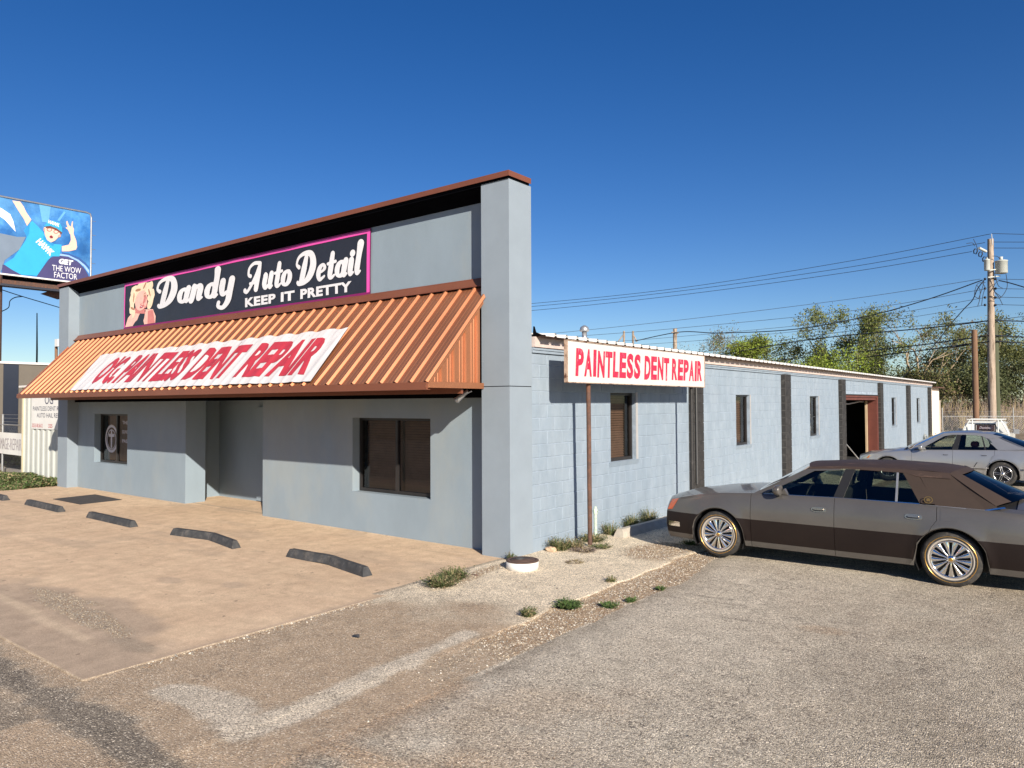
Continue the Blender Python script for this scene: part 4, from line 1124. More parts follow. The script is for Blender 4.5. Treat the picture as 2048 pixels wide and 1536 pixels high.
def rock(name, loc, s, m, lab, sc=(1, .7, .5)):
    bm = bmesh.new(); bmesh.ops.create_icosphere(bm, subdivisions=3, radius=s)
    for v in bm.verts:
        v.co *= 1 + .35 * mnoise.noise(v.co * (1.6 / s)) ; v.co.x *= sc[0]; v.co.y *= sc[1]; v.co.z *= sc[2]
    me = bpy.data.meshes.new(name); bm.to_mesh(me); bm.free(); me.materials.append(m)
    o = link(name, me, None, loc); tag(o, lab, name); return o
rock('rock', (-6.42, 9.18, .03), .10, mat('tan_rock', (.50, .36, .24), .9, var=.2, vscale=20, bump=.5), 'small tan rock lying at the foot of the block wall beside the weeds')
fl = MB()
fl.add([(-.05, -.012, .008), (.02, -.03, .02), (.06, .0, .01), (.02, .03, .025), (-.04, .02, .012)], [(0, 1, 2, 3, 4)])
fl = fl.obj('rubber_scrap', M_BLACKRUB, loc=(-5.58, 4.68, .01)); tag(fl, 'small black scrap lying on the dusty drive', 'scrap')
fl = rock('clod', (-6.33, 7.30, .01), .035, M_RUST, 'small rust coloured clod on the gravel by the apron edge', (1.6, .6, .4))

# weeds
M_WEED = mat('weed_green', (.085, .115, .035), .8, var=.35, vscale=12, col2=(.17, .16, .07), c2scale=9)
M_WEEDB = mat('weed_bright', (.075, .135, .03), .7, var=.3, vscale=12)
M_DRY = mat('dry_stalk', (.30, .24, .13), .9, var=.3, vscale=12)
M_DRY2 = mat('dead_grey_weed', (.22, .17, .14), .9, var=.3, vscale=12)
def weed(loc, r, h, n, mats, seed, leafy=.5, lab='', sz=1.0):
    rr = random.Random(seed); M = MB()
    for k in range(n):
        a = rr.random() * 6.28; q = r * math.sqrt(rr.random()) * .55; bx, by = q * math.cos(a), q * math.sin(a)
        lean = rr.uniform(.2, 1.0) * r; hh = h * rr.uniform(.35, 1.0) * (1 - .5 * q / r); mi = 0 if rr.random() < .72 else 1
        tx, ty = bx + lean * math.cos(a), by + lean * math.sin(a)
        w = .004 * sz
        pts = [(bx, by, 0), ((bx + tx) / 2, (by + ty) / 2, hh * .7), (tx, ty, hh)]
        px, py = -math.sin(a) * w, math.cos(a) * w
        M.add([(pts[0][0] - px, pts[0][1] - py, 0), (pts[0][0] + px, pts[0][1] + py, 0), (pts[1][0] + px * .8, pts[1][1] + py * .8, pts[1][2]), (pts[1][0] - px * .8, pts[1][1] - py * .8, pts[1][2]), pts[2]], [(0, 1, 2, 3), (3, 2, 4)], mi)
        if rr.random() < leafy:
            for q in range(4):
                t = rr.uniform(.2, 1); c = [pts[0][i] * (1 - t) + pts[2][i] * t for i in range(3)]; c[2] += hh * .15
                s = rr.uniform(.008, .020) * sz; u = rr.random() * 6.28; e = rr.uniform(-.6, .8)
                d1 = Vector((math.cos(u), math.sin(u), e)) * s; d2 = Vector((-math.sin(u), math.cos(u), rr.uniform(-.4, .4))) * s * .55
                c = Vector(c); M.add([c, c + d1 * .5 + d2, c + d1 * 1.4, c + d1 * .5 - d2], [(0, 1, 2, 3)], mi)
    o = M.obj('weed', mats, loc=loc); tag(o, lab, 'weed', 'weeds growing along the wall and paving edges'); return o
G1, G2, G3 = [M_WEED, M_DRY], [M_WEEDB, M_WEED], [M_DRY2, M_DRY]
for i, (x, y, r, h, n, ms, lab) in enumerate([
    (-6.30, 6.62, .20, .15, 420, G1, 'sprawling grey-green weed at the apron edge, nearest the camera'),
    (-6.42, 6.98, .19, .17, 420, G1, 'upright dusty weed against the apron edge, behind the sprawling one'),
    (-4.55, 6.82, .13, .09, 420, G2, 'bright green leafy weed in the crack of the pale strip edge'),
    (-4.68, 6.25, .09, .09, 160, G1, 'thin olive weed in the strip crack, nearer than the bright one'),
    (-4.22, 7.14, .09, .04, 220, G2, 'low bright green weed at the asphalt edge'),
    (-4.12, 7.46, .06, .05, 90, G2, 'tiny green weed at the asphalt edge beyond the low one'),
    (-4.10, 8.15, .06, .04, 90, G2, 'small green sprig at the asphalt edge near the gravel'),
    (-4.72, 8.05, .07, .10, 60, G1, 'single grassy sprig standing in the strip crack'),
    (-4.98, 10.95, .12, .06, 140, G2, 'low green weed on the gravel by the front bumper'),
    (-6.38, 9.35, .20, .24, 330, G1, 'tall weed against the block wall beside the tan rock'),
    (-6.28, 9.62, .16, .16, 200, [M_DRY, M_WEED], 'yellowing weed between the wall and the sign post'),
    (-6.05, 9.50, .20, .07, 200, G3, 'dead grey flattened weed in front of the sign post'),
    (-5.95, 9.85, .16, .07, 150, G1, 'thin green weed at the base of the rusty sign post'),
    (-6.35, 10.25, .24, .16, 320, G1, 'dense weed around the pale green standpipe'),
    (-6.42, 10.95, .17, .26, 150, G1, 'stalky weed climbing the wall past the standpipe'),
    (-6.45, 11.75, .22, .30, 320, G1, 'tall feathery weed at the wall near the wheel stop'),
    (-6.42, 12.35, .20, .34, 260, G1, 'bushy weed at the wall behind the concrete wheel stop'),
    (-6.50, 8.30, .07, .15, 60, G1, 'wispy weed between the riser and the corner pier'),
    (-5.70, 8.72, .13, .03, 110, [M_DRY, M_DRY2], 'flat straw coloured weed on the pale strip right of the riser'),
    (-6.40, 42.9, .30, .8, 60, [M_DRY, M_DRY], 'dry stalk against the far end of the block wall')]):
    weed((x, y, .004 if x < -4.66 or y > 20 else -.01), r, h, n, ms, i, .75, lab, 1.0 if y < 20 else 4)
for o in list(bpy.data.objects):
    if o.name.startswith('weed') and o.location.x < -6.25 and o.location.y < 7.1: o.location.z = .005
# ground cover of green weeds left of the apron
rr = random.Random(9); M = MB()
for k in range(16000):
    x = rr.uniform(-29.5, -22.6); yl = 6.9 + (-22.3 - x) * .05
    y = yl + rr.random() ** .8 * (8.75 - yl)
    dens = vnoise(np.array([x * .9]), np.array([y * .9]), 4)[0]
    if rr.random() > .45 + dens: continue
    h = (.03 + .12 * sstep(6.95, 8.3, y)) * rr.uniform(.2, 1) * (.5 + dens)
    s = rr.uniform(.03, .07); u = rr.random() * 6.28
    c = Vector((x, y, h)); d1 = Vector((math.cos(u), math.sin(u), rr.uniform(-.5, .9))) * s; d2 = Vector((-math.sin(u), math.cos(u), rr.uniform(-.4, .4))) * s * .45
    M.add([c - d1, c + d2, c + d1, c - d2], [(0, 1, 2, 3)], 0 if rr.random() < .55 else (1 if rr.random() < .6 else 2))
o = M.obj('green_ground_cover', [M_WEED, M_WEEDB, M_DRY]); tag(o, 'patch of green weeds between the apron and the white shed', 'weeds', kind='stuff')

# ------------------------------------------------------------------ left side: white shed, fence, neighbour, billboard
M_CORR = mat('white_corrugated', (.50, .52, .49), .45, var=.05, vscale=2)
sh = thing('corrugated_shed', 'white corrugated metal shed wall at the left of the shop', 'shed', (-25, 9, 0))
def SH(o): o.matrix_parent_inverse = Matrix.Translation(-sh.location); return o
SY = 8.90
def corr(x): return .022 * math.copysign(abs(math.sin((x + 27) * math.pi / .20)) ** .4, math.sin((x + 27) * math.pi / .20))
n = 460
rows = [[(-26.85 + 4.6 * i / n, SY - corr(-26.85 + 4.6 * i / n), z) for i in range(n + 1)] for z in (0, 2.86)]
SH(MB().grid(rows).obj('front_cladding', M_CORR, sh))
SH(MB().box(-26.86, -22.4, SY + .05, 14, 0, 2.82).obj('shed_body', M_CORR, sh))
SH(MB().add([(-27.0, 8.8, 2.84), (-22.3, 8.8, 2.84), (-22.3, 12, 3.15), (-27.0, 12, 3.15), (-27.0, 8.8, 2.90), (-22.3, 8.8, 2.90), (-22.3, 12, 3.2), (-27.0, 12, 3.2)], [(0, 1, 2, 3), (4, 7, 6, 5), (0, 4, 5, 1), (0, 3, 7, 4), (1, 5, 6, 2)]).obj('shed_roof', M_WHITEMETAL, sh))
SH(MB().box(-26.92, -26.80, SY - .03, SY + .05, 0, 2.86).obj('corner_trim', mat('cream_trim', (.62, .55, .38), .6), sh))
ss = thing('shed_sign', 'white panel sign with dark lettering fixed to the corrugated shed', 'sign', (-24.6, 8.86, 1.53))
def SS(o): o.matrix_parent_inverse = Matrix.Translation(-ss.location); return o
SF = lambda x, z, d: (x, SY - .030 - d, z)
SS(MB().prism([(-26.10, 1.535), (-23.3, 1.535), (-23.3, 2.72), (-26.10, 2.72)], SF, -.012, .004).obj('sign_panel', M_WHITE, ss))
for s_t, xa, xb, za_, zb_ in (('OG', -25.05, -24.42, 2.30, 2.56), ('PAINTLESS DENT REPAIR', -25.98, -23.42, 2.10, 2.235), ('AUTO HAIL REPAIR', -25.66, -23.6, 1.89, 2.03)):
    M = MB(); put_text(M, text_geo(s_t, xa, xb, za_, zb_, bold=.004), SF, 0, .006); SS(M.obj('dark_line', mat('navy_print', (.06, .07, .12), .5), ss))
M = MB(); put_text(M, text_geo('325.518.5612', -26.04, -25.20, 1.585, 1.70, bold=.01), SF, 0, .006); SS(M.obj('red_number', M_BANNERR, ss)); M = MB(); put_text(M, text_geo('325', -24.75, -24.45, 1.585, 1.70, bold=.01), SF, 0, .006)
SS(M.obj('red_number', M_BANNERR, ss))

def chain_fence(name, pts, h, lab, posts, wires=3, cell=.10, r=.004, top=True, group=None, hp=.35):
    t = thing(name, lab, 'fence', pts[0])
    I = lambda o: inv(o, pts[0])
    a, b = Vector(pts[0]), Vector(pts[1]); d = (b - a); L = d.length; d.normalize()
    for s in posts:
        p = a + d * s
        I(MB().tube([(p.x, p.y, 0), (p.x, p.y, h + hp)], .035, 8).obj('post', M_GALV, t))
    if top: I(MB().tube([(a.x, a.y, h), (b.x, b.y, h)], .022, 6).obj('top_rail', M_GALV, t))
    M = MB(); n = int(L / cell)
    side_ = Vector((-d.y, d.x, 0))
    for k in range(-int(h / cell), n):
        for sg_ in (1, -1):
            s0, s1 = k * cell, k * cell + h
            z0, z1 = 0, h
            if s0 < 0: z0 = -s0; s0 = 0
            if s1 > L: z1 = h - (s1 - L); s1 = L
            if s1 - s0 < .05: continue
            if sg_ < 0: z0, z1 = h - z0, h - z1
            p, q = a + d * s0, a + d * s1
            w = Vector((0, 0, r))
            M.add([Vector((p.x, p.y, z0)) - w, Vector((q.x, q.y, z1)) - w, Vector((q.x, q.y, z1)) + w, Vector((p.x, p.y, z0)) + w], [(0, 1, 2, 3)])
    o = I(M.obj('chain_mesh', M_GALV, t)); o['kind'] = 'stuff'
    for k in range(wires):
        z = h + .10 + k * .12
        I(MB().tube([(a.x, a.y, z), (b.x, b.y, z)], .006, 3).obj('barbed_wire', M_GALV, t))
    return t
chain_fence('chain_link_fence', (-26.95, 9.35, 0), 1.55, 'chain link fence running left from the white shed', [2.0], 4, .09) if False else None
FA, FB = (-26.95, 8.95, 0), (-31.03, 9.1, 0)
chain_fence('chain_link_fence', (FA, FB), 1.62, 'chain link fence with barbed wire running left from the white shed', [2.15, 4.0], 3, .10, .003)
lb = thing('fence_banner', 'white banner with faded damage repair lettering tied to the left chain link fence', 'banner', (-28, 9.2, 1))
def LB(o): o.matrix_parent_inverse = Matrix.Translation(-lb.location); return o
fd = (Vector(FB) - Vector(FA)).normalized()
def FF(s, z, d): # s metres from the shed end, going left
    p = Vector(FA) + fd * s
    return (p.x + fd.y * d * -1 * -1, p.y - .03 - d + .01 * math.sin(s * 3), z + .05 * s * .0)
M = MB(); M.grid([[FF(.05 + 3.9 * i / 20, z, .01) for i in range(21)] for z in (.64, 1.0, 1.36)])
LB(M.obj('banner_sheet', M_WHITE, lb))
M = MB(); put_text(M, text_geo('DAMAGE-REPAIR', 2.72, .10, .80, 1.18, bold=-.01), FF, 0, .02)
LB(M.obj('faded_lettering', mat('faded_print', (.36, .33, .36), .6), lb))

nb_ = thing('neighbour_building', 'taupe neighbouring building with tall dark window bays beyond the fence', 'building', (-36, 14, 0))
def NB(o): o.matrix_parent_inverse = Matrix.Translation(-nb_.location); return o
NX = -31.04
NB(MB().box(-46, NX, 6.0, 26.0, 0, 3.80).obj('wall', mat('taupe_stucco', (.155, .135, .11), .85, var=.06), nb_))
NB(MB().box(-46.05, NX + .05, 5.95, 26.05, 3.80, 3.88).obj('parapet_cap', M_WHITEMETAL, nb_))
for a, b in ((9.62, 10.10), (13.2, 13.7), (17, 17.5)):
    NB(MB().box(NX, NX + .02, a, b, 0.1, 3.78).obj('window_bay', mat('dark_bay', (.028, .034, .05), .3, var=.1) if a < 10 else bpy.data.materials['dark_bay'], nb_))
NB(MB().box(NX - 3, NX - 1, 12.2, 14.0, 3.88, 4.02).obj('roof_unit', M_WHITEMETAL, nb_))
cb = MB().box(-40, -26.9, 8.2, 8.35, -.03, .10).obj('kerb', mat('grey_kerb', (.30, .28, .25), .9, var=.15, vscale=4)); 
cb.rotation_euler.z = 0; setting(cb); cb.location = (0, 1.0, 0)
pv = MB().box(-31.0, -26.9, 9.6, 20, -.03, .012).obj('side_pavement', mat('grey_pavement', (.24, .225, .20), .9, var=.2, vscale=2)); setting(pv)
shb = weed((-29.6, 10.6, 0), .9, .75, 700, [M_WEED, M_WEEDB], 77, .9, 'dark green bush behind the left chain link fence', 5); shb.name = 'bush'; shb['category'] = 'bush'; shb['group'] = 'bushes behind the fence'

# billboard
bbX = -52.2
bb = thing('billboard', 'tall roadside billboard with a boy in a blue shirt and cap', 'billboard', (bbX, 15.9, 0))
def BB(o): o.matrix_parent_inverse = Matrix.Translation(-bb.location); return o
Y1b, Z0b, Z1b = 21.02, 10.40, 15.06
def QF(y, z, d): return (bbX + .10 + d, y, z)
M_BBLUE = mat('poster_blue', (.09, .30, .62), .5, var=.35, vscale=.5, col2=(.02, .14, .42), c2scale=.35, c2lo=.4, c2hi=.6)
# the panel's picture: soft rays and dark lower left, worked out in panel coordinates
BB(MB().box(bbX - .15, bbX + .10, 6.6, Y1b, Z0b, Z1b).obj('billboard_panel', M_BBLUE, bb))
pp = lambda px, py: tuple((lambda d: (CAMH * 0 + d[0], d[1]))(PXY(px, py)))
def PXY(px, py):
    d = fwd + (px - CX) / FPX * rgt - (py - CY) / FPX * upv
    k = (bbX + .10) / d.x
    return d.y * k, CAMH + d.z * k
# print outlines in panel metres (y along the panel, z up)
def PO(l): return [PXY(a, b) for a, b in l]
def Z1(a, b): return (a / 6.4, 380 + b / 6.4)
def ZP(l): return PO([Z1(a, b) for a, b in l])
cols = {'shirt': (.03, .36, .66), 'shirt2': (.02, .24, .52), 'skin': (.78, .50, .40), 'skin2': (.55, .30, .24), 'navy': (.055, .05, .15), 'white': (.8, .82, .84), 'cap': (.03, .33, .58), 'mouth': (.20, .02, .03), 'hairb': (.14, .05, .03), 'ray': (.12, .36, .66), 'grey': (.17, .22, .29), 'arcb': (.03, .09, .28), 'arcl': (.28, .45, .82)}
pc = {k: mat('poster_' + k, v, .55, var=.08, vscale=1.0) for k, v in cols.items()}
pk = list(pc); pmats = [pc[k] for k in pk]
M = MB()
def P_(k, l, d): 
    poly(M, ZP(l), QF, d, pk.index(k))
P_('ray', [(500, 185), (650, 215), (620, 420), (540, 410)], .010); P_('ray', [(820, 270), (840, 290), (760, 400), (730, 390)], .010)
P_('grey', [(-60, 540), (220, 600), (330, 600), (250, 760), (60, 900), (0, 1080), (-60, 1080)], .011)
P_('white', [(-60, 200), (20, 235), (130, 310), (170, 400), (200, 535), (150, 480), (60, 380), (-60, 300)], .014)
P_('navy', [(470, 1095), (640, 870), (720, 840), (860, 850), (1000, 920), (1090, 1020), (1138, 1110), (1138, 1150), (900, 1168), (470, 1110)], .016)
P_('arcl', [(760, 815), (870, 830), (1000, 890), (1085, 960), (1140, 1030), (1140, 1075), (1070, 980), (980, 905), (870, 852), (760, 840)], .018)
P_('arcb', [(790, 795), (880, 812), (1010, 865), (1100, 935), (1140, 985), (1140, 1010), (1090, 960), (1000, 892), (880, 835), (790, 818)], .020)
P_('skin', [(155, 135), (255, 148), (300, 210), (335, 285), (400, 380), (345, 460), (305, 375), (230, 260)], .022)
P_('skin', [(790, 720), (880, 700), (905, 640), (900, 570), (890, 560), (870, 510), (835, 485), (850, 478), (865, 480), (850, 440), (845, 405), (860, 395), (880, 450), (905, 470), (920, 405), (932, 400), (930, 470), (945, 500), (940, 560), (975, 650), (985, 730), (970, 765), (880, 785), (790, 785)], .022)
P_('shirt', [(45, 950), (170, 870), (240, 770), (330, 640), (340, 600), (305, 520), (345, 460), (410, 395), (480, 460), (550, 540), (600, 640), (690, 690), (790, 700), (760, 850), (660, 850), (600, 910), (540, 1000), (470, 1100), (270, 1085), (130, 1010)], .024)
P_('shirt2', [(560, 580), (600, 640), (690, 690), (680, 720), (600, 680), (550, 620)], .026)
P_('shirt2', [(310, 520), (345, 460), (380, 425), (370, 560), (340, 610)], .026)
P_('navy', [(30, 955), (60, 960), (150, 1020), (270, 1085), (260, 1095), (20, 1065)], .026)
P_('skin', [(560, 480), (590, 470), (700, 480), (770, 550), (750, 600), (700, 650), (650, 672), (600, 640), (570, 570)], .028)
P_('skin2', [(740, 580), (780, 570), (770, 605), (735, 605)], .029); P_('skin2', [(556, 490), (575, 485), (572, 540), (556, 520)], .029)
P_('hairb', [(580, 470), (640, 465), (720, 480), (790, 545), (780, 570), (740, 530), (650, 490), (585, 490)], .030)
P_('cap', [(560, 462), (600, 415), (680, 392), (760, 420), (795, 480), (795, 545), (720, 490), (640, 460), (575, 468)], .032)
P_('mouth', [(632, 590), (655, 580), (678, 600), (672, 618), (645, 620), (630, 605)], .033)
for cx, cy in ((630, 508), (715, 535)):
    p = ZP([(cx + 34 * math.cos(t * .5236), cy + 24 * math.sin(t * .5236)) for t in range(12)]); q = ZP([(cx + 26 * math.cos(t * .5236), cy + 17 * math.sin(t * .5236)) for t in range(12)])
    M.add([QF(a, b, .034) for a, b in p + q], [(k, (k + 1) % 12, 12 + (k + 1) % 12, 12 + k) for k in range(12)], pk.index('mouth'))
BB(M.obj('poster_print', pmats, bb))
M = MB()
def btext(s, p00, p10, h, d, bold=.03, sk=0):
    """text along a baseline given by two image-plan points on the panel"""
    (y0, z0), (y1, z1) = PXY(*Z1(*p00)), PXY(*Z1(*p10))
    L = math.hypot(y1 - y0, z1 - z0); ux, uz = (y1 - y0) / L, (z1 - z0) / L
    g = text_geo(s, 0, L, 0, h, bold=bold, shear=sk)
    put_text(M, g, lambda a, b, dd: QF(y0 + ux * a - uz * b, z0 + uz * a + ux * b, dd), 0, d)
btext('GET', (750, 945), (935, 972), .36, .036, .06, .2)
btext('THE WOW', (665, 1030), (1035, 1072), .37, .036, .0)
btext('FACTOR', (690, 1120), (985, 1150), .37, .036, .0)
btext('HAWK', (610, 425), (755, 478), .24, .036, .05)
btext('HAWK', (450, 668), (640, 850), .42, .036, .06)
BB(M.obj('poster_lettering', M_LETW, bb))
fr = MB()
fr.tube([(bbX + .12, 6.6, Z1b + .05), (bbX + .12, Y1b - .25, Z1b + .05), (bbX + .12, Y1b - .02, Z1b - .0), (bbX + .12, Y1b + .06, Z1b - .25), (bbX + .12, Y1b + .06, Z0b)], .06, 8)
BB(fr.obj('frame_tube', M_GALV, bb))
BB(MB().box(bbX - .2, bbX + .14, 6.6, Y1b, Z0b - .10, Z0b - .005).obj('lower_trim', M_WHITEMETAL, bb))
BB(MB().box(bbX - .8, bbX - .2, 6.6, Y1b, Z0b - .42, Z0b - .10).obj('panel_backing', M_BLACKTRIM, bb))
BB(MB().box(bbX + .2, bbX + .45, 6.0, 21.0, 9.72, 9.97).obj('beam', M_RUST, bb))
BB(MB().box(bbX + .45, bbX + 1.1, 6.5, 19.3, 9.50, 9.56).box(bbX + .45, bbX + .5, 6.5, 19.3, 9.56, 9.72).obj('catwalk', mat('dark_grating', (.03, .035, .05), .6, var=.5, vscale=30), bb))
BB(MB().prism([(18.2, 9.40), (19.2, 9.15), (20.8, 9.5), (20.8, 9.95), (19.2, 9.9)], lambda a, b, d: (bbX + d, a, b), -.2, .2).obj('bracket', M_RUST, bb))
BB(MB().tube([(bbX + .3, 15.75, 0), (bbX + .3, 15.75, 10.2)], .22, 14).obj('post', M_RUST, bb))
for k in range(4):
    z = 14.6 - k * .95; BB(MB().tube([(bbX + .12, Y1b + .06, z), (bbX + .12, Y1b + .34, z)], .015, 4).obj('spike', M_GALV, bb))
an_ = MB().tube([at(73, 775, 40), at(74, 700, 40), at(74, 626, 40)], [.05, .045, .025], 6).obj('antenna', M_BLACKTRIM); tag(an_, 'thin dark antenna mast rising behind the neighbouring building', 'antenna')
# ------------------------------------------------------------------ vehicles
def carpaint(name, col, metal=.55, rough=.32, coat=.8, var=.04, dusty=None):
    return mat(name, col, rough, metal=metal, var=var, vscale=1.5, coat=coat, col2=dusty, c2scale=1.6, c2lo=.35, c2hi=.8)
M_TYRE = mat('tyre_rubber', (.030, .029, .028), .8, var=.25, vscale=20, col2=(.07, .062, .055), c2scale=12)
M_CHROME = mat('chrome', (.85, .84, .82), .09, metal=1, var=.03)
M_ALLOY = mat('alloy', (.62, .62, .63), .25, metal=1, var=.04)
M_BLKP = mat('black_plastic', (.016, .016, .017), .5)
M_CARGL = glass('car_glass', (.50, .56, .52)); M_CARGLD = glass('car_glass_dark', (.16, .18, .20), refl=.95)
M_SEAT = mat('dark_seat', (.045, .042, .042), .8)
M_HANDLE = mat('door_handle_metal', (.34, .31, .27), .22, metal=.8, var=.03)
M_GOLD = mat('gold_trim', (.75, .45, .13), .3, metal=.9)
M_WW = mat('whitewall', (.42, .38, .33), .7, var=.1, vscale=9)

def lerp_tab(tab, x):
    if x <= tab[0][0]: return tab[0][1]
    for (a, b), (c, d) in zip(tab[:-1], tab[1:]):
        if x <= c:
            t = (x - a) / (c - a); t = t * t * (3 - 2 * t) * .35 + t * .65
            return b + (d - b) * t
    return tab[-1][1]

class Sedan:
    def __init__(s, name, label, loc, P):
        s.P = P; s.t = thing(name, label, 'car', loc)
        s.W2 = P['width'] / 2
        s.build()
    def plan(s, u):
        P = s.P; L = P['len']
        k = 1.0
        if u < P['ft']: k -= P['fk'] * ((P['ft'] - u) / P['ft']) ** 2.3
        if u > L - P['rt']: k -= P['rk'] * ((u - (L - P['rt'])) / P['rt']) ** 2.3
        return k
    def sec(s, q): return lerp_tab(s.P['sec'], q)
    def zb(s, u): return lerp_tab(s.P['belt'], u)
    def zc(s, u): return lerp_tab(s.P['centre'], u)
    def shift(s, u, z):
        P = s.P; L = P['len']
        f = lerp_tab(P['nose'], z) * max(0, 1 - u / .55) ** 1.5 if u < .55 else 0
        r = -lerp_tab(P['tail'], z) * max(0, 1 - (L - u) / .5) ** 1.5 if u > L - .5 else 0
        return u + f + r
    def zclamp(s, u, z):
        for w in s.P['wheels']:
            ra = s.P['arch']
            if abs(u - w) < ra:
                z = max(z, s.P['wr'] + math.sqrt(max(0, ra * ra - (u - w) ** 2)) * s.P.get('archk', 1.0))
        return min(z, s.zb(u))
    def remap(s, u, z):
        zb, sp = s.zb(u), s.P['split']; zc = s.zclamp(u, 0.0)
        if zc < .1: return min(z, zb)
        z0 = s.P['z0']
        if z <= sp: lo, hi, a, b = zc, max(sp, zc + .004), z0, sp
        else: lo, hi, a, b = max(sp + .002, zc + .005), zb, sp, zb
        return lo + (hi - lo) * min(1, max(0, (z - a) / (b - a)))
    def surf(s, u, z, side, off=0):
        v = s.W2 * s.plan(u) * s.sec(z / s.zb(u))
        # flare round the wheels
        for w in s.P['wheels']:
            d = math.hypot(u - w, z - s.P['wr'])
            if d < s.P['arch'] + .10: v += .018 * max(0, 1 - abs(d - s.P['arch'] - .01) / .09) ** 1.2
        return Vector((s.shift(u, z), side * (v + off), z))
    def finish(s, M, name, mats, th=.018, parent=None, label=None):
        me = M.mesh(name)
        for m in mats: me.materials.append(m)
        bm = bmesh.new(); bm.from_mesh(me)
        bmesh.ops.remove_doubles(bm, verts=bm.verts, dist=2e-4)
        bmesh.ops.dissolve_degenerate(bm, dist=2e-4, edges=bm.edges)
        if th:
            # inward return along open edges
            eds = [e for e in bm.edges if e.is_boundary]
            for e in eds: e.smooth = False
            r = bmesh.ops.extrude_edge_only(bm, edges=eds)
            for v in [g for g in r['geom'] if isinstance(g, bmesh.types.BMVert)]:
                v.co.y -= math.copysign(th, v.co.y) if abs(v.co.y) > .05 else 0
                v.co.z -= th * .4
            for f in [g for g in r['geom'] if isinstance(g, bmesh.types.BMFace)]: f.smooth = False
        bm.to_mesh(me); bm.free()
        o = link(name, me, parent or s.t)
        if label: o['label'] = label
        return o
    def patch(s, name, side, b0, b1, rows, n, mats, zlo=None, gap=.003, label=None):
        """rows: list of (z or fraction f>=2 meaning belt fraction, material)"""
        M = MB(); zz = rows
        G = []
        r0, r1 = b0(.8), b1(.8)
        us = [r0 + (r1 - r0) * i / n for i in range(n + 1)]
        for w in s.P['wheels']:
            for q in (-1, 1):
                for e in (-.0015, .0015):
                    x = w + q * (s.P['arch'] + e)
                    if r0 + .01 < x < r1 - .01:
                        us = [a for a in us if abs(a - x) > .008 or any(abs(a - (w + q * (s.P['arch'] + e2))) < 1e-6 for e2 in (-.0015, .0015))] + [x]
        us = sorted(us); n = len(us) - 1
        for z, mi in zz:
            row = []
            for i in range(n + 1):
                t = (us[i] - r0) / (r1 - r0)
                z_ = z if z < 2 else None
                zt = z_ if z_ is not None else 0
                u0, u1 = b0(zt if z_ is not None else .8) + gap, b1(zt if z_ is not None else .8) - gap
                u = us[i] + (u0 - r0) * (1 - t) ** 5 + (u1 - r1) * t ** 5
                if z_ is None: zt = s.P['zmid'] + (s.zb(u) - s.P['zmid']) * (z - 2)
                row.append(s.surf(u, s.remap(u, zt), side))
            G.append(row)
        vs = [p for r in G for p in r]; m = n + 1
        for j in range(len(G) - 1):
            fs = [(j * m + i, j * m + i + 1, (j + 1) * m + i + 1, (j + 1) * m + i) for i in range(n)]
            o = 0
            if j == 0: M.add(vs, fs, zz[j][1], True)
            else:
                for f in fs: M.f.append(f); M.mi.append(zz[j][1]); M.sm.append(True)
        return s.finish(M, name, mats, label=label)
    def gh(s, u, z, side, off=0):
        P = s.P
        vb = s.W2 * s.plan(u) * s.sec(1.0) - .012
        q = max(0, z - P['ghz'])
        v = vb - q * P['ghk'] - q * q * P.get('ghk2', .25)
        return Vector((u, side * (v + off), z))
    def ghpoly(s, name, side, pts, m, th=.02, off=0, parent=None, sub=1, label=None):
        M = MB(); n = len(pts)
        a = [s.gh(u, z, side, off) for u, z in pts]; b = [s.gh(u, z, side, off - th) for u, z in pts]
        fs = [tuple(range(n))]
        if th: fs += [tuple(reversed(range(n, 2 * n)))] + [(i, i + n, (i + 1) % n + n, (i + 1) % n) for i in range(n)]
        M.add(a + (b if th else []), fs)
        o = M.obj(name, m, parent or s.t)
        if label: o['label'] = label
        return o
    def build(s):
        P = s.P; L = P['len']; t = s.t
        up, lo, sill = P['paint'], P['lower'], P['sill']
        mats = [up, lo, sill]
        sp = P['split']
        rows = [(P['z0'], 2), (P['z0'] + .075, 2), (P['z0'] + .077, 1)] + [(z, 1) for z in (.40, .48, sp - .001)] + [(sp + .001, 0), (P['zmid'], 0), (2.25, 0), (2.5, 0), (2.75, 0), (2.88, 0), (2.95, 0), (3.0, 0)]
        # material index belongs to the face row starting there
        mi = [2, 1, 1, 1, 1, 1] + [0] * 8
        rows = [(r[0], mi[k]) for k, r in enumerate(rows)]
        c = lambda x: (lambda z: x)
        d = P['doors']
        for side in (-1, 1):
            s.patch('front_fender', side, c(.16), c(d[0]), rows, 46, mats)
            s.patch('front_door', side, c(d[0]), c(d[1]), rows, 24, mats)
            s.patch('rear_door', side, c(d[1]), d[2], rows, 30, mats)
            s.patch('rear_quarter', side, d[2], c(L - .16), rows, 54, mats)
            # sill insert and inner wheel wells
        # nose and tail
        for nm, u0, u1, sg_ in (('front_bumper', .16, 0.0, -1), ('rear_bumper', L - .16, L, 1)):
            M = MB(); rws = [r for r in rows]; G = []
            for z, mi_ in rws:
                row = []
                for k in range(33):
                    tt = -1 + 2 * k / 32
                    zz = z if z < 2 else P['zmid'] + (s.zb(u0) - P['zmid']) * (z - 2)
                    e = s.surf(u0, zz, 1)
                    f = (1 - abs(tt) ** 3.2)
                    row.append(Vector((e.x + (u1 - u0) * f, e.y * tt, zz)))
                G.append(row)
            vs = [p for r in G for p in r]; M.add(vs, [], 0)
            for j in range(len(G) - 1):
                for k in range(32):
                    M.f.append((j * 33 + k, j * 33 + k + 1, (j + 1) * 33 + k + 1, (j + 1) * 33 + k)); M.mi.append(rws[j][1]); M.sm.append(True)
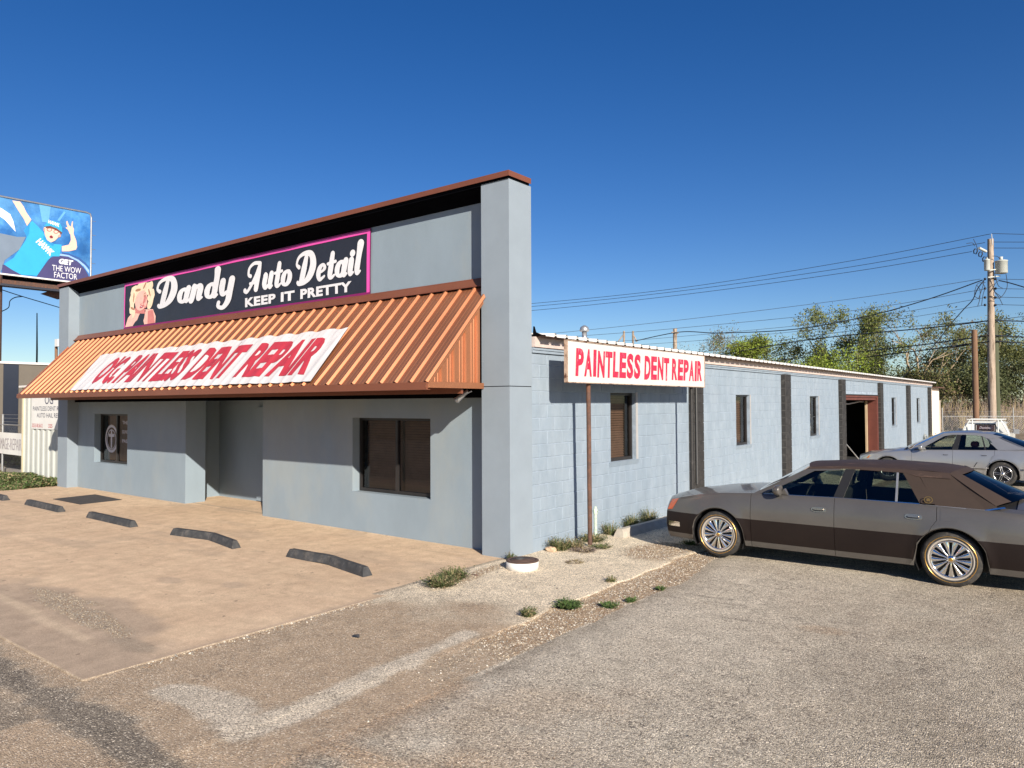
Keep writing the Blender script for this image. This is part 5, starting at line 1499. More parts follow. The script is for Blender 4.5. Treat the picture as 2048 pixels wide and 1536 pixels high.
            s.finish(M, nm, mats, th=0)
        # hood, fender tops, cowl, trunk
        def deck(nm, u0, u1, t0, t1, n, m=up, drop=0.0):
            M = MB(); G = []
            for i in range(n + 1):
                u = u0 + (u1 - u0) * i / n; row = []
                for k in range(13):
                    tt = t0 + (t1 - t0) * k / 12
                    e = s.surf(u, s.zb(u), 1)
                    x = e.x
                    if u < .5: x += ((0.0 - .16) * (1 - abs(tt) ** 3.2)) * max(0, 1 - (u - .16) / .45)
                    if u > L - .5: x += (.16 * (1 - abs(tt) ** 3.2)) * max(0, 1 - (L - .16 - u) / .45)
                    z = s.zb(u) + (s.zc(u) - s.zb(u)) * (1 - abs(tt) ** P.get('crown', 2.4)) - drop
                    row.append(Vector((x, e.y * tt, z)))
                G.append(row)
            M.grid(G); return s.finish(M, nm, [m], th=0)
        hs = P['hoodsplit']
        deck('hood', .17, P['cowl'], -hs, hs, 26)
        for a, b in ((-1, -hs - .005), (hs + .005, 1)):
            deck('fender_top', .16, P['cowl'] + .28, a, b, 26)
        deck('cowl_panel', P['cowl'] + .005, P['cowl'] + .30, -hs, hs, 4, M_BLKP, .01)
        deck('boot_lid', P['deck'], L - .165, -hs, hs, 16)
        for a, b in ((-1, -hs - .005), (hs + .005, 1)):
            deck('quarter_top', P['deck'] - .5, L - .16, a, b, 20)
        deck('parcel_shelf', P['deck'] - .45, P['deck'] + .002, -hs, hs, 4, M_BLKP, .012)
        # greenhouse
        A0, A1, D1, D0 = P['A0'], P['A1'], P['D1'], P['D0']   # base/top of windscreen pillar, top/base of rear pillar
        rail = P['rail']
        def rz(u): return lerp_tab(rail, u)
        M = MB(); G = []
        n = 24
        for i in range(n + 1):
            u = A1[0] + (D1[0] - A1[0]) * i / n; row = []
            for k in range(25):
                tt = -1 + 2 * k / 24; e = s.gh(u, rz(u), 1)
                edge = 1 if i in (0, n) else 0
                zt = rz(u) + (P['roofz'](u) - rz(u)) * (1 - abs(tt) ** 2.6)
                x = u
                if u < A1[0] + .35: x -= P['wb'] * .8 * (1 - tt * tt) * max(0, 1 - (u - A1[0]) / .35)
                if u > D1[0] - .35: x += P['bb'] * .35 * (1 - tt * tt) * max(0, 1 - (D1[0] - u) / .35)
                row.append(Vector((x, e.y * tt, zt)))
            G.append(row)
        M.grid(G); s.finish(M, 'roof', [P['roofm']], th=0, label=P.get('rooflabel'))
        def screen(nm, B, T, bulge, topb, m, w0=.0):
            M = MB(); G = []
            for i in range(9):
                f = i / 8; row = []
                u = B[0] + (T[0] - B[0]) * f; zz = B[1] + (T[1] - B[1]) * f
                bul = bulge * (1 - f) + topb * f
                for k in range(17):
                    tt = -1 + 2 * k / 16; e = s.gh(u, zz, 1)
                    hz = (1 - tt * tt)
                    zz2 = zz + hz * ((P['roofz'](T[0]) - rz(T[0])) * f * .95 + (s.zc(B[0]) - s.zb(B[0]) * 1.0) * (1 - f) * .6)
                    row.append(Vector((u + bul * hz, e.y * tt * (1 - w0), zz2)))
                G.append(row)
            M.grid(G); o = s.finish(M, nm, [m], th=0); return G
        screen('windscreen', A0, A1, -P['wb'], -P['wb'] * .8, M_CARGL)
        Gb = screen('rear_window', D0, D1, P['bb'], P['bb'] * .35, P.get('rearglass', M_CARGLD))
        # wide surround at both sides of the rear window
        if P.get('surround'):
            M = MB()
            for ks in ((0, 1, 2), (14, 15, 16)):
                M.grid([[Gb[i][k] + (Vector((.006, 0, .012)) if 0 < k < 16 else Vector((.0, 0, .001))) for k in ks] for i in range(9)])
            M.grid([[Gb[i][k] + Vector((.005, 0, .011)) for k in range(2, 15)] for i in (7, 8)])
            s.finish(M, 'window_surround', [P['surround']], th=0)
        for side in (-1, 1):
            for nm, pts, m_ in P['pillars']:
                s.ghpoly(nm, side, pts, m_, .03)
            for nm, pts, m_ in P['windows']:
                s.ghpoly(nm, side, pts, m_, 0, -.012)
            for nm, pts, m_ in P.get('extras', ()):
                s.ghpoly(nm, side, pts, m_, .012, .006)
        # under body, wells, cabin
        cab0, cab1 = P['cowl'] + .1, P['deck'] - .1
        w = P['wheels']
        MB().box(.35, w[0] - .42, -.70, .70, .20, .55).box(w[0] - .42, w[0] + .42, -.52, .52, .22, .70).box(w[0] + .42, w[1] - .42, -.84, .84, .20, .42).box(w[1] - .42, w[1] + .42, -.52, .52, .22, .70).box(w[1] + .42, L - .35, -.72, .72, .24, .55).box(cab0 - .25, cab0, -.75, .75, .4, .86).box(cab1 + .0, cab1 + .05, -.68, .68, .4, .9).obj('underbody', M_BLKP, t)
        for ww in w:
            for side in (-1, 1):
                M = MB(); ra = P['arch'] + .005
                rws = [[(ww + ra * math.cos(a), side * y, P['wr'] + ra * math.sin(a)) for a in [math.pi * (k / 16 * 1.3 - .15) for k in range(17)]] for y in (.55, s.W2 - .035)]
                M.grid(rws); M.add(rws[0], [tuple(range(17))])
                M.obj('wheel_well', M_BLKP, t)
        for y in (-.37, .37):
            for u in P['seats']:
                M = MB(); M.box(u - .25, u + .25, y - .25, y + .25, .42, .60)
                M.prism([(u + .18, .55), (u + .32, .55), (u + .46, 1.08), (u + .36, 1.10)], lambda a, b, d: (a, d, b), y - .24, y + .24)
                M.obj('seat', P.get('seatm', M_SEAT), t, bevel=.03)
                MB().prism([(u + .37, 1.11), (u + .46, 1.10), (u + .50, 1.27), (u + .42, 1.28)], lambda a, b, d: (a, d, b), y - .13, y + .13).obj('headrest', P.get('seatm', M_SEAT), t, bevel=.02)
        u = P['seats'][1]
        MB().box(u - .2, u + .3, -.62, .62, .42, .62).prism([(u + .2, .6), (u + .35, .6), (u + .5, 1.02), (u + .38, 1.05)], lambda a, b, d: (a, d, b), -.62, .62).obj('rear_bench', P.get('seatm', M_SEAT), t, bevel=.02) if False else None
        MB().prism([(cab0 - .1, .62), (cab0 + .30, .62), (cab0 + .34, .86), (cab0 - .1, .90)], lambda a, b, d: (a, d, b), -.68, .68).obj('dashboard', M_SEAT, t, bevel=.02)
        pts = [(cab0 + .52 + .05 * math.sin(a), -.37 + .18 * math.cos(a), .92 + .17 * math.sin(a)) for a in [6.2832 * k / 20 for k in range(21)]]
        MB().tube(pts, .014, 6, cap=False).tube([(cab0 + .30, -.37, .80), (cab0 + .52, -.37, .92)], .03, 6).obj('steering_wheel', M_BLKP, t)
        # wheels
        for i, ww in enumerate(w):
            for side in (-1, 1):
                s.wheel(ww, side)
        # lamps, handles, mirror
        for nm, q, m_, off in P['decals']:
            for side in (-1, 1):
                M = MB(); G = []
                for j in range(7):
                    row = []
                    for k in range(7):
                        a, b = j / 6, k / 6
                        uu = (q[0][0] * (1 - b) + q[1][0] * b) * (1 - a) + (q[3][0] * (1 - b) + q[2][0] * b) * a
                        zz = (q[0][1] * (1 - b) + q[1][1] * b) * (1 - a) + (q[3][1] * (1 - b) + q[2][1] * b) * a
                        row.append(s.surf(uu, zz, side, off))
                    G.append(row)
                M.grid(G); s.finish(M, nm, [m_], th=off + .004)
        for (u, z) in P['handles']:
            for side in (-1, 1):
                M = MB(); G = []; lh = P['hl']
                # recessed pull-up handle: plate, dark slot, grip
                def pl(a, b, o_): return s.surf(u + a, z + b, side, o_)
                n_ = 20; ol = [(lh * (math.copysign(abs(math.cos(k / n_ * 6.2832)) ** .6, math.cos(k / n_ * 6.2832))), .034 * math.copysign(abs(math.sin(k / n_ * 6.2832)) ** .7, math.sin(k / n_ * 6.2832))) for k in range(n_)]
                M.add([pl(a, b, .007) for a, b in ol] + [pl(a, b, .0) for a, b in ol], [tuple(range(n_))] + [(k, k + n_, (k + 1) % n_ + n_, (k + 1) % n_) for k in range(n_)])
                h = M.obj('door_handle', P['handlem'], t)
                MB().add([pl(a * .72 - .008, b * .42 - .006, .0085) for a, b in ol], [tuple(range(n_))]).obj('slot', M_BLKP, h)
                MB().add([pl(a * .66 - .004, b * .34 + .006, .016) for a, b in ol] + [pl(a * .66, b * .34 + .006, .008) for a, b in ol], [tuple(range(n_))] + [(k, k + n_, (k + 1) % n_ + n_, (k + 1) % n_) for k in range(n_)]).obj('grip', P['handlem'], h)
        mu, mz = P['mirror']
        for side in (-1, 1):
            bm = bmesh.new(); bmesh.ops.create_icosphere(bm, subdivisions=3, radius=1)
            e = s.gh(mu, mz, side)
            for v in bm.verts:
                x, y, z = v.co
                x = math.copysign(abs(x) ** .8, x); 
                if x > .25: x = .25
                v.co = Vector((mu + x * .085 - .0, e.y + side * (.115 + y * .10), mz + .0 + math.copysign(abs(z) ** .75, z) * .072))
            me = bpy.data.meshes.new('wing_mirror'); bm.to_mesh(me); bm.free(); me.materials.append(P['mirrorm'])
            me.polygons.foreach_set('use_smooth', [True] * len(me.polygons))
            o = link('wing_mirror', me, t)
            MB().prism([(mu - .02, mz - .06), (mu + .10, mz - .06), (mu + .05, mz + .02)], lambda a, b, d: (a, d, b), e.y - side * .02, e.y + side * .06).obj('stalk', P['mirrorm'], o)
    def wheel(s, ww, side):
        P = s.P; r = P['wr']; R_ = P['rim']; y0 = side * (s.W2 - .035)
        o = link('wheel', None, s.t, (ww, y0, r + .004)); 
        sd = side
        M = MB()
        prof = [(R_ - .012, -.19), (R_ + .01, -.20), (r * .86, -.205), (r * .97, -.185), (r, -.15), (r, -.05), (r * .972, -.018), (r * .88, .002), (R_ + .035, .004), (R_ + .008, -.006), (R_ - .012, -.012)]
        M.lathe([(a, sd * b) for a, b in prof], 56, axis='y')
        o_t = M.obj('tyre', M_TYRE, s.t, loc=o.location)
        bpy.data.objects.remove(o)
        o = o_t; o.name = 'wheel'
        if P.get('ww'):
            MB().lathe([(R_ + .006, sd * -.004), (R_ + .010, sd * .004), (R_ + .024, sd * .0065), (R_ + .028, sd * .0045)], 56, axis='y').obj('whitewall', M_WW, o)
            MB().lathe([(R_ + .048, sd * .003), (R_ + .051, sd * .0065), (R_ + .055, sd * .0062), (R_ + .058, sd * .003)], 56, axis='y').obj('gold_line', M_GOLD, o)
        RM = P['rimm']
        M = MB()
        M.lathe([(R_ - .001, sd * -.008), (R_ + .003, sd * .002), (R_ - .010, sd * .003), (R_ - .018, sd * -.012), (R_ - .022, sd * -.05), (R_ - .03, sd * -.10)], 56, axis='y')
        M.lathe([(.0, sd * .0), (.028, sd * -.001), (.040, sd * -.008), (.055, sd * -.018), (.060, sd * -.05)], 28, axis='y')
        n = P['spokes']
        for k in range(n):
            a = 6.2832 * (k + .5) / n
            if P['spoke'] == 'petal':
                pr_ = [(.045, .011, -.016), (.09, .014, -.010), (.15, .027, -.010), (.19, .033, -.013), (R_ - .012, .046, -.016)]
            else:
                pr_ = [(.04, .020, -.014), (.10, .017, -.012), (.16, .018, -.014), (R_ - .012, .024, -.020)]
            offs = (0,) if P['spoke'] == 'petal' else (-.020, .020)
            for of in offs:
                G = []
                for rr_, hw, dy in pr_:
                    row = []
                    for j in range(7):
                        q = -1 + 2 * j / 6; w_ = q * hw * (1 if P['spoke'] == 'petal' else .55) + of * (1 if P['spoke'] != 'petal' else 0)
                        dep = dy + .012 * (1 - q * q) - (.02 if abs(q) == 1 else 0)
                        row.append((rr_ * math.cos(a) - w_ * math.sin(a), sd * dep, rr_ * math.sin(a) + w_ * math.cos(a)))
                    G.append(row)
                M.grid(G)
        M.obj('rim', RM, o)
        MB().lathe([(0, sd * -.06), (R_ - .02, sd * -.055)], 40, axis='y').obj('brake_disc', M_BLKP, o)
        MB().lathe([(0, sd * .004), (.020, sd * .003), (.024, sd * -.001)], 20, axis='y').obj('centre_cap', M_GOLD if P.get('ww') else RM, o)
        o.rotation_euler.y = P.get('spin', 0) + ww

# big two-tone brown car. u = 0 at the nose, world x = -5.245 + u
TAUPE = carpaint('taupe_metallic', (.118, .111, .104), .45, .36, .55, dusty=(.146, .136, .125))
BRN = carpaint('dark_brown_paint', (.013, .0085, .008), .0, .5, .04, dusty=(.019, .013, .011)); BRN.node_tree.nodes['Principled BSDF'].inputs['Specular IOR Level'].default_value = .22
VINYL = mat('brown_vinyl_roof', (.040, .024, .018), .7, var=.15, vscale=5, col2=(.14, .085, .062), c2scale=3.2, c2lo=.60, c2hi=.70, stretch=(.5, 2.4, 1), bump=.15, bscale=90)
VINYL2 = mat('brown_vinyl_pillar', (.036, .022, .015), .72, var=.12, vscale=5, bump=.15, bscale=90)
U = lambda x: x + 5.245
def door_edge(z): return 3.795 - (0 if z > .80 else .62 * (.80 - z) ** 1.25)
BIG = dict(width=1.89, len=5.26, ft=.95, fk=.17, rt=.9, rk=.12, wheels=(U(-4.24), U(-1.31)), wr=.335, rim=.222, arch=.385, z0=.215, zmid=.66, split=.60,
    sec=[(.2, .925), (.35, .97), (.55, .995), (.68, 1.0), (.84, .985), (.93, .965), (.97, .95), (1.0, .915)],
    belt=[(0, .70), (.16, .745), (.38, .82), (.76, .895), (1.1, .94), (1.55, .965), (2.7, .985), (3.6, .975), (4.3, .955), (5.0, .925), (5.26, .88)],
    centre=[(0, .74), (.16, .79), (.4, .885), (.8, .955), (1.2, .985), (1.6, 1.0), (3.5, 1.05), (4.4, 1.07), (5.0, 1.04), (5.26, .98)],
    nose=[(.2, .06), (.35, .0), (.60, .01), (.75, .07), (.85, .14)], tail=[(.2, .08), (.4, .0), (.65, .0), (.9, .06)],
    paint=TAUPE, lower=BRN, sill=TAUPE, doors=(1.495, 2.612, door_edge), hoodsplit=.86, cowl=1.52, deck=4.60,
    A0=(1.60, .985), A1=(2.23, 1.352), D1=(3.90, 1.352), D0=(4.40, 1.01), rail=[(2.2, 1.350), (2.6, 1.375), (3.3, 1.378), (3.7, 1.372), (4.0, 1.345)],
    roofz=lambda u: lerp_tab([(2.2, 1.385), (2.7, 1.43), (3.2, 1.445), (3.7, 1.425), (4.0, 1.375)], u), wb=.15, bb=.30, ghz=.95, ghk=.36, ghk2=.55, roofm=VINYL,
    rooflabel='brown vinyl roof with sun-faded streaks', surround=VINYL2, rearglass=glass('rear_glass_big', (.10, .11, .13), refl=.6), crown=2.2,
    pillars=[('a_pillar', [(1.50, .955), (1.70, .98), (2.30, 1.305), (2.62, 1.328), (2.62, 1.378), (2.23, 1.352)], TAUPE),
             ('roof_rail', [(2.20, 1.325), (2.70, 1.350), (3.42, 1.335), (3.55, 1.30), (3.92, 1.29), (3.92, 1.357), (3.3, 1.382), (2.6, 1.380), (2.25, 1.357)], VINYL),
             ('b_pillar', [(2.585, .98), (2.705, .985), (2.81, 1.345), (2.69, 1.345)], M_BLKP),
             ('quarter_pillar', [(3.325, .985), (3.350, .985), (3.335, 1.335), (3.312, 1.335)], M_GALV),
             ('c_pillar', [(3.60, .985), (3.77, .985), (3.55, 1.34), (3.38, 1.345)], VINYL2),
             ('vinyl_quarter', [(3.775, .966), (4.30, .960), (4.41, 1.0), (3.905, 1.353), (3.556, 1.343)], VINYL2)],
    windows=[('side_window', [(1.69, .975), (2.30, 1.315), (2.66, 1.34), (2.60, .98)], glass('car_glass_green', (.42, .48, .44))),
             ('side_window', [(2.70, .985), (2.80, 1.34), (3.31, 1.34), (3.325, .985)], bpy.data.materials['car_glass_green']),
             ('quarter_window', [(3.35, .985), (3.335, 1.34), (3.42, 1.33), (3.61, .985)], bpy.data.materials['car_glass_green'])],
    extras=[('belt_moulding', [(1.62, .958), (2.60, .974), (3.60, .974), (3.60, .984), (2.60, .984), (1.66, .970)], M_CHROME),
            ('vinyl_moulding', [(3.60, .958), (4.29, .946), (4.29, .960), (3.60, .974)], M_GALV),
            ('vinyl_moulding', [(4.29, .946), (4.50, .995), (4.48, 1.008), (4.28, .960)], M_CHROME)],
    seats=(2.25, 3.15), decals=[('side_lamp', [(.165, .625), (.25, .635), (.33, .80), (.185, .775)], mat('amber_lens', (.50, .10, .03), .2, coat=1), .006),
        ('fog_lamp', [(.20, .385), (.40, .385), (.40, .455), (.20, .455)], M_CHROME, .008),
        ('fuel_flap', [(3.835, .80), (4.035, .80), (4.035, .945), (3.835, .945)], TAUPE, .0025),
        ('rear_lamp', [(5.0, .62), (5.09, .62), (5.08, .88), (5.02, .88)], mat('red_lens', (.35, .02, .02), .2, coat=1), .006)],
    handles=((2.42, .815), (3.545, .822)), hl=.098, handlem=M_HANDLE, mirror=(1.90, 1.035), mirrorm=TAUPE, rimm=M_CHROME, spokes=13, spoke='petal', ww=True, spin=.3)
big = Sedan('parked_car', 'long taupe and dark brown two-tone sedan with a brown vinyl roof', (-5.245, 11.195, 0.002), BIG)
# wreath badge and wipers
s_ = big
b0 = s_.gh(3.70, 1.035, -1, .036)
nrm = (s_.gh(3.70, 1.10, -1, .036) - b0).normalized()
M = MB()
for r0, r1, e in ((.036, .046, 1.1), (0, .020, 1.0)):
    v = [b0 + Vector((r * math.cos(a) * 1.1, 0, 0)) + nrm * r * math.sin(a) + Vector((0, -.004, 0)) for r in (r0, r1) for a in [6.2832 * k / 20 for k in range(20)]]
    M.add(v, [(k, (k + 1) % 20, 20 + (k + 1) % 20, 20 + k) for k in range(20)])
M.obj('badge', M_GOLD, s_.t)
M = MB()
for y in (-.35, .25):
    M.tube([(1.56, y, 1.005), (1.66, y + .05, 1.035), (1.74, y - .45, 1.04)], .010, 5)
M.obj('wiper', M_BLKP, s_.t)
M = MB(); M.prism([(4.72, 1.075), (4.86, 1.07), (4.82, 1.10), (4.76, 1.10)], lambda a, b, d: (a, d, b), -.05, .05); M.obj('boot_antenna', M_BLKP, s_.t)

# silver car
SILV = carpaint('silver_blue_metallic', (.37, .375, .38), .6, .30, .8, dusty=(.40, .40, .40))
US = lambda x: x + 5.39
SIL = dict(width=1.82, len=4.82, ft=.95, fk=.20, rt=.8, rk=.14, wheels=(US(-4.47), US(-1.735)), wr=.325, rim=.215, arch=.375, z0=.19, zmid=.66, split=.44,
    sec=[(.2, .93), (.35, .975), (.5, 1.0), (.62, 1.0), (.82, .975), (.93, .95), (.98, .935), (1.0, .915)],
    belt=[(0, .60), (.16, .64), (.4, .735), (.8, .80), (1.2, .85), (1.7, .90), (2.7, .93), (3.6, .955), (4.3, .965), (4.82, .93)],
    centre=[(0, .64), (.16, .69), (.4, .79), (.8, .87), (1.2, .93), (1.6, .97), (3.5, 1.03), (4.3, 1.07), (4.82, 1.02)],
    nose=[(.2, .08), (.35, .0), (.5, .0), (.66, .08), (.85, .16)], tail=[(.2, .06), (.4, .0), (.7, .0), (.9, .06)],
    paint=SILV, lower=SILV, sill=SILV, doors=(1.52, 2.52, lambda z: 3.50 - (0 if z > .85 else .55 * (.85 - z) ** 1.2)), hoodsplit=.86, cowl=1.30, deck=4.22,
    A0=(1.46, .93), A1=(2.30, 1.365), D1=(3.42, 1.36), D0=(4.12, 1.03), rail=[(2.2, 1.355), (2.5, 1.385), (2.9, 1.39), (3.2, 1.375), (3.5, 1.345)],
    roofz=lambda u: lerp_tab([(2.2, 1.38), (2.6, 1.435), (2.95, 1.45), (3.3, 1.42), (3.5, 1.375)], u), wb=.14, bb=.22, ghz=.92, ghk=.32, ghk2=.55, roofm=SILV, crown=2.2,
    pillars=[('a_pillar', [(1.40, .90), (1.75, .93), (2.30, 1.29), (2.50, 1.335), (2.9, 1.34), (2.9, 1.392), (2.45, 1.385), (2.26, 1.365)], SILV),
             ('roof_rail', [(2.88, 1.34), (3.16, 1.32), (3.35, 1.24), (3.66, 1.30), (3.42, 1.362), (3.2, 1.378), (2.88, 1.392)], SILV),
             ('b_pillar', [(2.50, .935), (2.64, .94), (2.70, 1.345), (2.60, 1.345)], M_BLKP),
             ('quarter_pillar', [(3.26, .95), (3.29, .95), (3.20, 1.31), (3.17, 1.31)], M_BLKP),
             ('c_pillar', [(3.56, .955), (4.16, .985), (4.16, 1.03), (3.44, 1.362), (3.18, 1.34)], SILV)],
    windows=[('side_window', [(1.60, .915), (2.30, 1.30), (2.50, 1.34), (2.62, 1.345), (2.52, .935)], M_CARGL),
             ('side_window', [(2.62, .94), (2.70, 1.345), (2.90, 1.345), (3.17, 1.32), (3.26, .95)], bpy.data.materials['car_glass']),
             ('quarter_window', [(3.28, .95), (3.19, 1.32), (3.37, 1.22), (3.57, .955)], bpy.data.materials['car_glass'])],
    extras=[('belt_moulding', [(1.60, .902), (2.60, .925), (3.56, .94), (3.56, .950), (2.60, .937), (1.60, .914)], M_BLKP)],
    seats=(2.15, 3.0), decals=[('headlight', [(.18, .585), (.44, .655), (.50, .73), (.24, .665)], mat('headlight_lens', (.42, .43, .36), .15, metal=.3, coat=1), .005), ('side_marker', [(.32, .612), (.38, .625), (.44, .70), (.38, .685)], mat('amber_marker', (.55, .16, .04), .25), .009),
        ('door_moulding', [(1.62, .46), (3.35, .46), (3.35, .49), (1.62, .49)], SILV, .012), ('fuel_flap', [(3.72, .78), (3.90, .78), (3.90, .90), (3.72, .90)], SILV, .003),
        ('door_scratch', [(2.93, .36), (2.95, .36), (3.10, .62), (3.085, .62)], M_BLKP, .002),
        ('rear_lamp', [(4.55, .72), (4.64, .72), (4.62, .90), (4.52, .90)], bpy.data.materials['red_lens'], .006)],
    handles=((2.36, .80), (3.26, .815)), hl=.085, handlem=SILV, mirror=(1.78, .975), mirrorm=SILV, rimm=M_ALLOY, spokes=5, spoke='twin', spin=.2,
    seatm=M_SEAT)
sil = Sedan('parked_car', 'silver-blue four-door sedan with five-spoke alloy wheels parked behind the brown car', (-5.39, 24.12, 0.002), SIL)
tg = MB().box(2.82, 3.02, .30, .52, .95, 1.12).obj('orange_shirt', mat('orange_cloth', (.75, .16, .03), .8), None, bevel=.04, loc=sil.t.location)
tag(tg, 'orange cloth over the seat inside the silver car', 'cloth')

# white pickup seen from behind, beyond the silver car
PW = carpaint('white_pickup_paint', (.68, .69, .66), .0, .4, .5)
px_, py_ = -3.05, 33.8
tr = thing('pickup_truck', 'white compact pickup with a ladder rack, seen from behind beyond the silver car', 'pickup truck', (px_, py_, 0), rz=R(0))
# local: x across (left -), y forward
def lp(x, y, z): return (x, y, z)
def loft(M, secs, sm=True, cap=True):
    M.grid(secs, sm=sm, close=True)
    if cap: M.add(secs[0], [tuple(range(len(secs[0])))]); M.add(secs[-1], [tuple(reversed(range(len(secs[-1]))))])
def csec(y, w, z0, z1, wt, yt=0):
    r = .10
    return [(-w, y, z0), (-w, y, (z0 + z1) * .5), (-w * .99, y + yt * .5, z0 + (z1 - z0) * .55), (-wt - .02, y + yt, z1 - r), (-wt + r * .7, y + yt, z1 - .02), (0, y + yt, z1 + .012), (wt - r * .7, y + yt, z1 - .02), (wt + .02, y + yt, z1 - r), (w * .99, y + yt * .5, z0 + (z1 - z0) * .55), (w, y, (z0 + z1) * .5), (w, y, z0)]
M = MB()
# cab (behind rear glass): body ring built as rear face frame plus shell
hw, ht = .80, .60
rear = [(-hw, 0, .30), (hw, 0, .30), (hw, 0, 1.02), (ht + .06, .10, 1.40), (ht - .06, .12, 1.475), (-ht + .06, .12, 1.475), (-ht - .06, .10, 1.40), (-hw, 0, 1.02)]
frontr = [(x * .98, 1.15 + (y if z > 1.1 else 0), z) for x, y, z in rear]
hood_ = [(x * .95, 2.75, min(z, .95)) for x, y, z in rear]
# rear wall with window hole
win = [(-.30, .06, 1.10), (.30, .06, 1.10), (.30, .105, 1.33), (-.30, .105, 1.33)]
M.add(rear + win, [(0, 1, 9, 8), (1, 2, 9), (2, 3, 10, 9), (3, 4, 5, 11, 10), (5, 6, 11), (6, 7, 8, 11), (7, 0, 8)])
n = 8
M.add(rear + frontr, [(i, (i + 1) % n, (i + 1) % n + n, i + n) for i in (0, 1, 3, 4, 5, 7)])
M.box(-.78, .78, 1.15, 2.85, .35, .98)
M.obj('cab', PW, tr)
MB().add([(x * .98, y - .006, z) for x, y, z in win], [(0, 1, 2, 3)]).obj('rear_window', glass('smoky_glass', (.16, .13, .14), refl=.8), tr)
M = MB(); fw_ = [(-.33, .045, 1.07), (.33, .045, 1.07), (.33, .10, 1.36), (-.33, .10, 1.36)]
for i in range(4):
    a, b = Vector(fw_[i]), Vector(fw_[(i + 1) % 4]); M.tube([a, b], .022, 6)
M.obj('window_seal', M_BLKP, tr)
put = MB(); put_text(put, text_geo('Danielson', -.20, .22, 1.19, 1.28, bold=.0, shear=.3), lambda a, b, d: (a, .045 + (b - 1.1) * .2, b), 0); put.obj('window_script', mat('pale_script', (.45, .40, .45), .6), tr)
for sx in (-1, 1):
    MB().quad((sx * .79, .12, 1.04), (sx * .775, 1.05, 1.02), (sx * (ht + .05), 1.0, 1.38), (sx * (ht + .07), .22, 1.38)).obj('side_glass', M_CARGLD, tr)
    MB().tube([(sx * .80, 1.0, 1.02), (sx * .90, .98, 1.06)], .02, 6).box(sx * .94 - .09, sx * .94 + .09, .93, 1.0, .98, 1.16).obj('wing_mirror', M_GALV, tr)
# bed
M = MB(); M.box(-.80, -.74, -1.95, -.06, .35, .93); M.box(.74, .80, -1.95, -.06, .35, .93); M.box(-.8, .8, -2.0, -1.95, .40, .93); M.box(-.74, .74, -1.95, -.06, .50, .55); M.box(-.74, .74, -.10, -.06, .35, .93)
M.obj('cargo_bed', PW, tr)
MB().box(-.82, .82, -2.10, -2.02, .38, .52).obj('rear_bumper', M_CHROME, tr)
for sx in (-1, 1): MB().box(sx * .72 - .06, sx * .72 + .06, -2.012, -2.0, .62, .82).obj('tail_lamp', bpy.data.materials['red_lens'], tr)
# rack
M = MB()
for sx in (-1, 1):
    M.tube([(sx * .76, -.10, .93), (sx * .72, -.08, 1.10), (sx * .50, -.06, 1.56)], .022, 6); M.tube([(sx * .42, -.10, .95), (sx * .42, -.06, 1.55)], .022, 6)
    M.tube([(sx * .76, -1.9, .93), (sx * .72, -1.9, 1.05)], .022, 6)
    M.tube([(sx * .50, -.06, 1.54), (sx * .50, 1.6, 1.54)], .018, 6)
M.tube([(-.60, -.06, 1.545), (.60, -.06, 1.545)], .022, 6); M.tube([(-.60, 1.2, 1.545), (.60, 1.2, 1.545)], .022, 6)
M.tube([(-.76, -.10, 1.02), (.76, -.10, 1.02)], .025, 6); M.tube([(-.76, -.10, .93), (.76, -.10, .93)], .025, 6)
for k in range(9): M.tube([(-.6 + k * .15, -.10, .93), (-.6 + k * .15, -.10, 1.02)], .012, 5)
M.obj('ladder_rack', PW, tr)
for sx in (-1, 1):
    for y in (-1.2, 1.75):
        w_ = MB().lathe([(.19, -.1), (.29, -.1), (.31, -.08), (.31, .08), (.29, .1), (.19, .1)], 28, axis='x').obj('wheel', M_TYRE, tr, loc=(sx * .70, y, .312))
        MB().lathe([(0, sx * .07), (.06, sx * .09), (.19, sx * .08)], 20, axis='x').obj('hub', M_ALLOY, w_)
# ------------------------------------------------------------------ poles and wires
M_POLE = mat('weathered_pole', (.40, .32, .25), .9, var=.25, vscale=6, stretch=(1, 1, .12), col2=(.20, .15, .11), c2scale=5, c2lo=.5, c2hi=.6, bump=.4, bscale=20)
M_POLEG = mat('greenish_pole', (.085, .095, .055), .9, var=.25, vscale=6, stretch=(1, 1, .12), bump=.4, bscale=20)
M_POLEB = mat('brown_pole', (.20, .115, .07), .9, var=.25, vscale=6, stretch=(1, 1, .12), bump=.4, bscale=20)
M_WIRE = mat('black_wire', (.012, .016, .025), .6)
M_WIREG = mat('grey_wire', (.05, .06, .08), .6)
pT = at(1981, 478, 55); pB = at(1986, 880, 55)
up = thing('utility_pole', 'tall weathered wooden utility pole carrying two grey transformers', 'utility pole', (pT.x, pT.y, 0))
UPI = lambda o: inv(o, (pT.x, pT.y, 0))
UPI(MB().tube([(pB.x, pB.y, -.3), (pB.x, pB.y, 5), (pT.x, pT.y, pT.z)], [.27, .255, .20], 16).obj('shaft', M_POLE, up))
UPI(MB().tube([at(1985, 490, 54.8), at(1983, 468, 54.8)], .035, 6).obj('top_pin', M_GALV, up))
M_TR = mat('grey_transformer', (.50, .53, .50), .5, var=.08, vscale=4)
